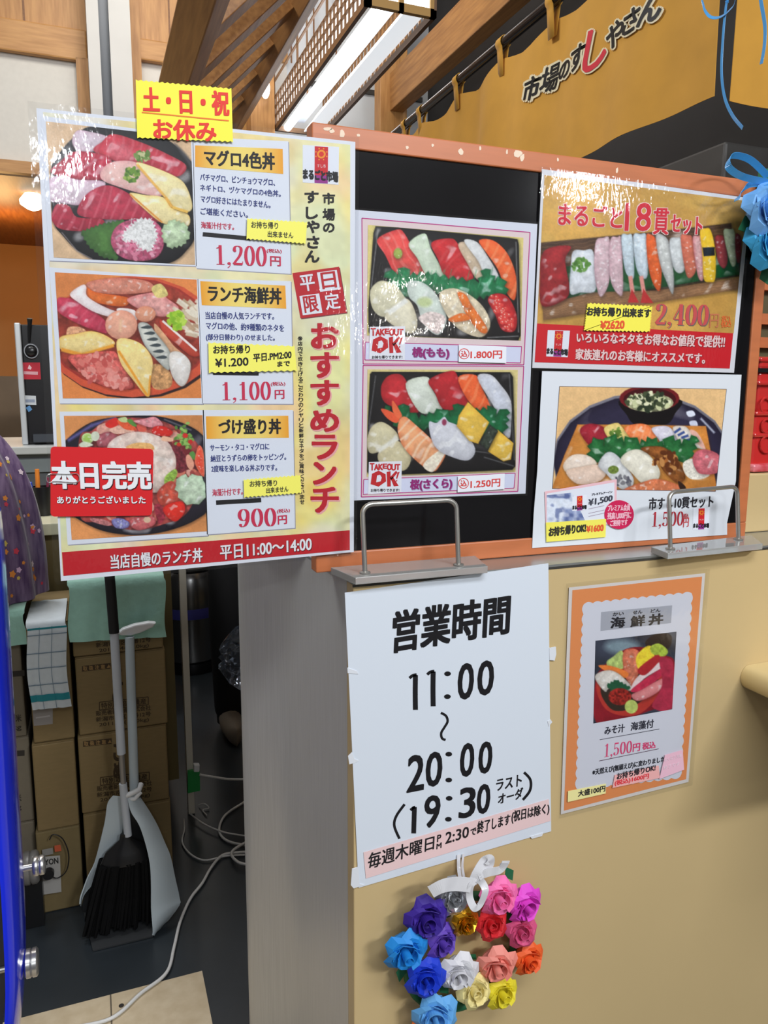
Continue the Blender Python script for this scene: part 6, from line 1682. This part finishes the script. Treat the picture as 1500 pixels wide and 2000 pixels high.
for x, y, r in ((62,1880,.020),(76,1690,.0150)):
    Yk = 1.13 if y > 1800 else 1.22
    q = hy(x, y, Yk)
    MB().lathe(q, [(.0,-.009),(r*.86,-.009),(r,-.007),(r,-.0015),(r*.9,0),(r,.0015),(r,.007),(r*.86,.009),(0,.009)], 28, 0).build('knob', STEEL2, bmch, True, label='ribbed silver knob')
    MB().tube([q+(-.008,0,0), q+(-.05,.0,0)], .005, 10).build('knob_stem', STEEL2, bmch, True)

# ---- red ornate box on the raised block
RL = mat('red_lacquer', (196,46,44), .25, coat=.5)
rx = thing('red_ornate_box', 'glossy red ornate box with raised rings on the beige block at the right edge', 'box', (1.30,1.22,1.247))
rx0 = hy(1474,880,1.13)[0]; rz = lambda y: hy(1485,y,1.13)[2]
X0 = rx0-.006
MB().box((X0+.004,1.135,1.2485),(X0+.22,1.30,rz(808))).build('lower_body', RL, rx, bevel=.006)
MB().box((X0+.010,1.138,rz(806)),(X0+.214,1.298,rz(725))).build('upper_body', RL, rx, bevel=.006)
for y in (702,748,808,850): MB().box((X0+.002,1.129,rz(y)-.004),(X0+.222,1.302,rz(y)+.004)).build('band', RL, rx, bevel=.003)
MB().box((X0+.006,1.133,rz(723)-.004),(X0+.218,1.3,rz(723)+.004)).build('dark_slot', BLACKP, rx)
MB().box((X0+.006,1.134,rz(721)),(X0+.218,1.3,rz(696))).build('lid', RL, rx, bevel=.006)
MB().box((X0-.006,1.118,1.2475),(X0+.23,1.31,1.2625)).build('wrap_base', mat('pink_wrap',(226,140,150),.3,rgb2=(196,60,70),nscale=30), rx, bevel=.004)
for y, r in ((868,.016),(832,.013),(792,.016)):
    q = hy(1500,y,1.128); MB().tube([(q[0]+r*cos(t),1.131,q[2]+r*sin(t)) for t in np.linspace(0,2*pi,20,endpoint=False)], .0022, 6, True).build('ring', RL, rx, True)
# wooden lattice cabinet behind it
wc = thing('lattice_cabinet', 'brown wooden lattice cabinet behind the red box at the right edge', 'cabinet', (1.5,1.36,1.247))
wx0 = hy(1474,640,1.335)[0]
MB().box((wx0-.05,1.345,1.247),(wx0+.45,1.46,hy(1490,545,1.335)[2])).build('cabinet_body', mat('cabinet_dark',(92,84,58),.4), wc)
m = MB()
for y in (555,622,668): zz = hy(1490,y,1.335)[2]; m.box((wx0-.05,1.328,zz-.013),(wx0+.45,1.3445,zz+.010))
for i in range(5): m.box((wx0-.05+i*.115,1.3305,1.247),(wx0-.015+i*.115,1.3443,hy(1490,545,1.335)[2]))
m.build('lattice_front', FRAMEW, wc)
# ================================================================== person behind the counter
def skin_body(name, joints, bones, m, parent=None, sub=2, label=None):
    names = list(joints)
    me = bpy.data.meshes.new(name)
    L = ORG[parent.name] if parent else np.zeros(3)
    me.from_pydata([tuple(np.array(joints[k][0])-L) for k in names], [(names.index(a), names.index(b)) for a, b in bones], [])
    o = bpy.data.objects.new(name, me); COL.objects.link(o)
    ORG[o.name] = L
    if parent: o.parent = parent
    o.modifiers.new('skin', 'SKIN'); 
    for i, k in enumerate(names):
        r = joints[k][1]; sv = me.skin_vertices[0].data[i]
        sv.radius = r if isinstance(r, tuple) else (r, r); sv.use_root = (i == 0)
    sd = o.modifiers.new('sub', 'SUBSURF'); sd.levels = sd.render_levels = sub
    me.materials.append(m)
    dg = bpy.context.evaluated_depsgraph_get()
    nm = bpy.data.meshes.new_from_object(o.evaluated_get(dg))
    o.modifiers.clear(); o.data = nm
    nm.polygons.foreach_set('use_smooth', [True]*len(nm.polygons))
    if label: o['label'] = label
    return o
sx, sy = .515, 3.06      # between the feet
pe = thing('person', 'person in black trousers and pale-soled shoes standing behind the grey counter end', 'person', (sx+.08, sy, 0))
Lx, Rx = .487, .70
J = dict(pel=((.595,3.06,.90),(.13,.10)), sp1=((.595,3.06,1.05),(.12,.09)), ch=((.595,3.06,1.24),(.15,.10)), nk=((.595,3.05,1.36),.05), hd0=((.595,3.03,1.43),(.062,.07)), hd=((.595,3.02,1.51),(.075,.088)), top=((.595,3.03,1.585),(.055,.065)),
         lh=((.50,3.06,.86),.085), lk=((.487,3.03,.48),.058), la=((.482,3.06,.09),.036), lt=((.475,2.95,.035),.03), rh=((.69,3.06,.86),.085), rk=((.70,3.03,.48),.058), ra=((.70,3.06,.09),.036), rt=((.705,2.95,.035),.03),
         ls=((.445,3.06,1.30),.052), le=((.42,3.07,1.05),.042), lw=((.47,2.92,.93),.028), rs=((.745,3.06,1.30),.052), re=((.77,3.07,1.05),.042), rw=((.72,2.92,.93),.028), lp=((.50,2.87,.92),(.035,.018)), rp=((.69,2.87,.92),(.035,.018)))
for s_, px_, sg in (('l',.50,1),('r',.69,-1)):
    for i in range(4):
        J[s_+'f%d'%i] = ((px_+sg*(.012+.008*i-.02)+.0, 2.835-.004*(i in (1,2)), .928-.016*i), .009); J[s_+'g%d'%i] = ((px_+sg*(.022-.006*i), 2.80, .918-.016*i), .008)
    J[s_+'t0'] = ((px_+sg*.012,2.87,.952), .010); J[s_+'t1'] = ((px_+sg*.022,2.84,.962), .009)
Bn = [('pel','sp1'),('sp1','ch'),('ch','nk'),('nk','hd0'),('hd0','hd'),('hd','top'),('pel','lh'),('lh','lk'),('lk','la'),('la','lt'),('pel','rh'),('rh','rk'),('rk','ra'),('ra','rt'),('ch','ls'),('ls','le'),('le','lw'),('lw','lp'),('ch','rs'),('rs','re'),('re','rw'),('rw','rp')]
for s_ in 'lr':
    for i in range(4): Bn += [(s_+'p', s_+'f%d'%i), (s_+'f%d'%i, s_+'g%d'%i)]
    Bn += [(s_+'p', s_+'t0'), (s_+'t0', s_+'t1')]
SKIN = mat('skin', (214,168,138), .5)
skin_body('body', J, Bn, SKIN, pe)
hd = np.array((.595,3.02,1.50))
MB().lathe(hd+(0,.012,-.02), [(.086,0),(.090,.05),(.078,.10),(.045,.125),(.0,.132)], 20).build('hair', mat('dark_hair',(34,28,26),.5), pe, True)
fc = MB().prism([hd+(-.008,-.088,.01), hd+(.008,-.088,.01), hd+(.012,-.086,-.03), hd+(0,-.108,-.028), hd+(-.012,-.086,-.03)], (0,.02,0))
fc.build('nose', SKIN, pe)
for sg in (-1, 1): MB().lathe(hd+(sg*.030,-.080,.014), [(.0,-.008),(.011,-.004),(.011,.004),(0,.008)], 12, 1).build('eye', mat('eye_dark',(30,26,26),.3), pe)
MB().box(hd+(-.024,-.086,-.056), hd+(.024,-.074,-.048)).build('mouth', mat('lip',(176,96,90),.5), pe, bevel=.002)
BT = mat('black_trousers', (17,17,19), .8)
T = dict(pel=((.595,3.06,.92),(.15,.115)), lh=((.51,3.06,.84),.105), lk=((.487,3.035,.48),.088), la=((.485,3.05,.13),.07), lb=((.485,3.05,.035),.07), rh=((.68,3.06,.84),.105), rk=((.70,3.035,.48),.088), ra=((.70,3.05,.13),.07), rb=((.70,3.05,.035),.07), w=((.595,3.06,1.0),(.145,.11)))
skin_body('trousers', T, [('pel','lh'),('lh','lk'),('lk','la'),('la','lb'),('pel','rh'),('rh','rk'),('rk','ra'),('ra','rb'),('pel','w')], BT, pe)
Sj = dict(w=((.595,3.06,.96),(.155,.12)), c=((.595,3.06,1.24),(.165,.115)), n=((.595,3.06,1.33),(.07,.07)), ls=((.445,3.06,1.30),.068), le=((.42,3.07,1.05),.056), lw=((.462,2.95,.95),.042), rs=((.745,3.06,1.30),.068), re=((.77,3.07,1.05),.056), rw=((.728,2.95,.95),.042))
skin_body('shirt', Sj, [('w','c'),('c','n'),('c','ls'),('ls','le'),('le','lw'),('c','rs'),('rs','re'),('re','rw')], mat('dark_shirt',(30,30,34),.8), pe)
SH = mat('shoe_pale', (150,138,124), .6)
for x in (.478, .702):
    m = MB()
    def fn(u, v, x=x):
        a = 2*pi*v; t = u; w = .046*(sin(pi*min(1, max(.02, t)))**.35); h = .125-.05*t
        return (x+w*cos(a), 3.11-.25*t, .004+max(0, h*.5+h*.5*sin(a)))
    m.grid(fn, 12, 16).build('shoe', SH, pe, True)
for x in (.482, .70): MB().lathe((x,3.06,.03), [(.05,0),(.052,.06),(.046,.13),(.03,.14)], 16).build('sock', BT, pe, True)
bg_ = thing('plastic_bag', 'crumpled clear plastic bag hanging beside the black trousers behind the counter end', 'bag', hy(470,1300,2.6))
PLB = mat('clear_bag', (150,160,176), .08, trans=.88, spec=.8)
c = hy(492,1300,2.62); rr_ = np.random.RandomState(3)
J_ = rr_.uniform(-1, 1, (40, 40))
def bag(u, v):
    a = 2*pi*u; i, j = int(u*22) % 22, int(v*14)
    r = (.105*sin(pi*min(1, v*.86+.12))**.7)*(1+.16*J_[i, j])+.004
    return (c[0]+r*cos(a), c[1]+r*sin(a)*.6, c[2]+.145-.25*v)
MB().grid(bag, 22, 14).build('film', PLB, bg_)
MB().tube([(c[0]-.02,c[1],c[2]+.14),(c[0]-.01,c[1]+.10,c[2]+.25),(c[0]+.02,c[1]+.2,c[2]+.32)], .004, 6).build('handle', PLB, bg_, True)
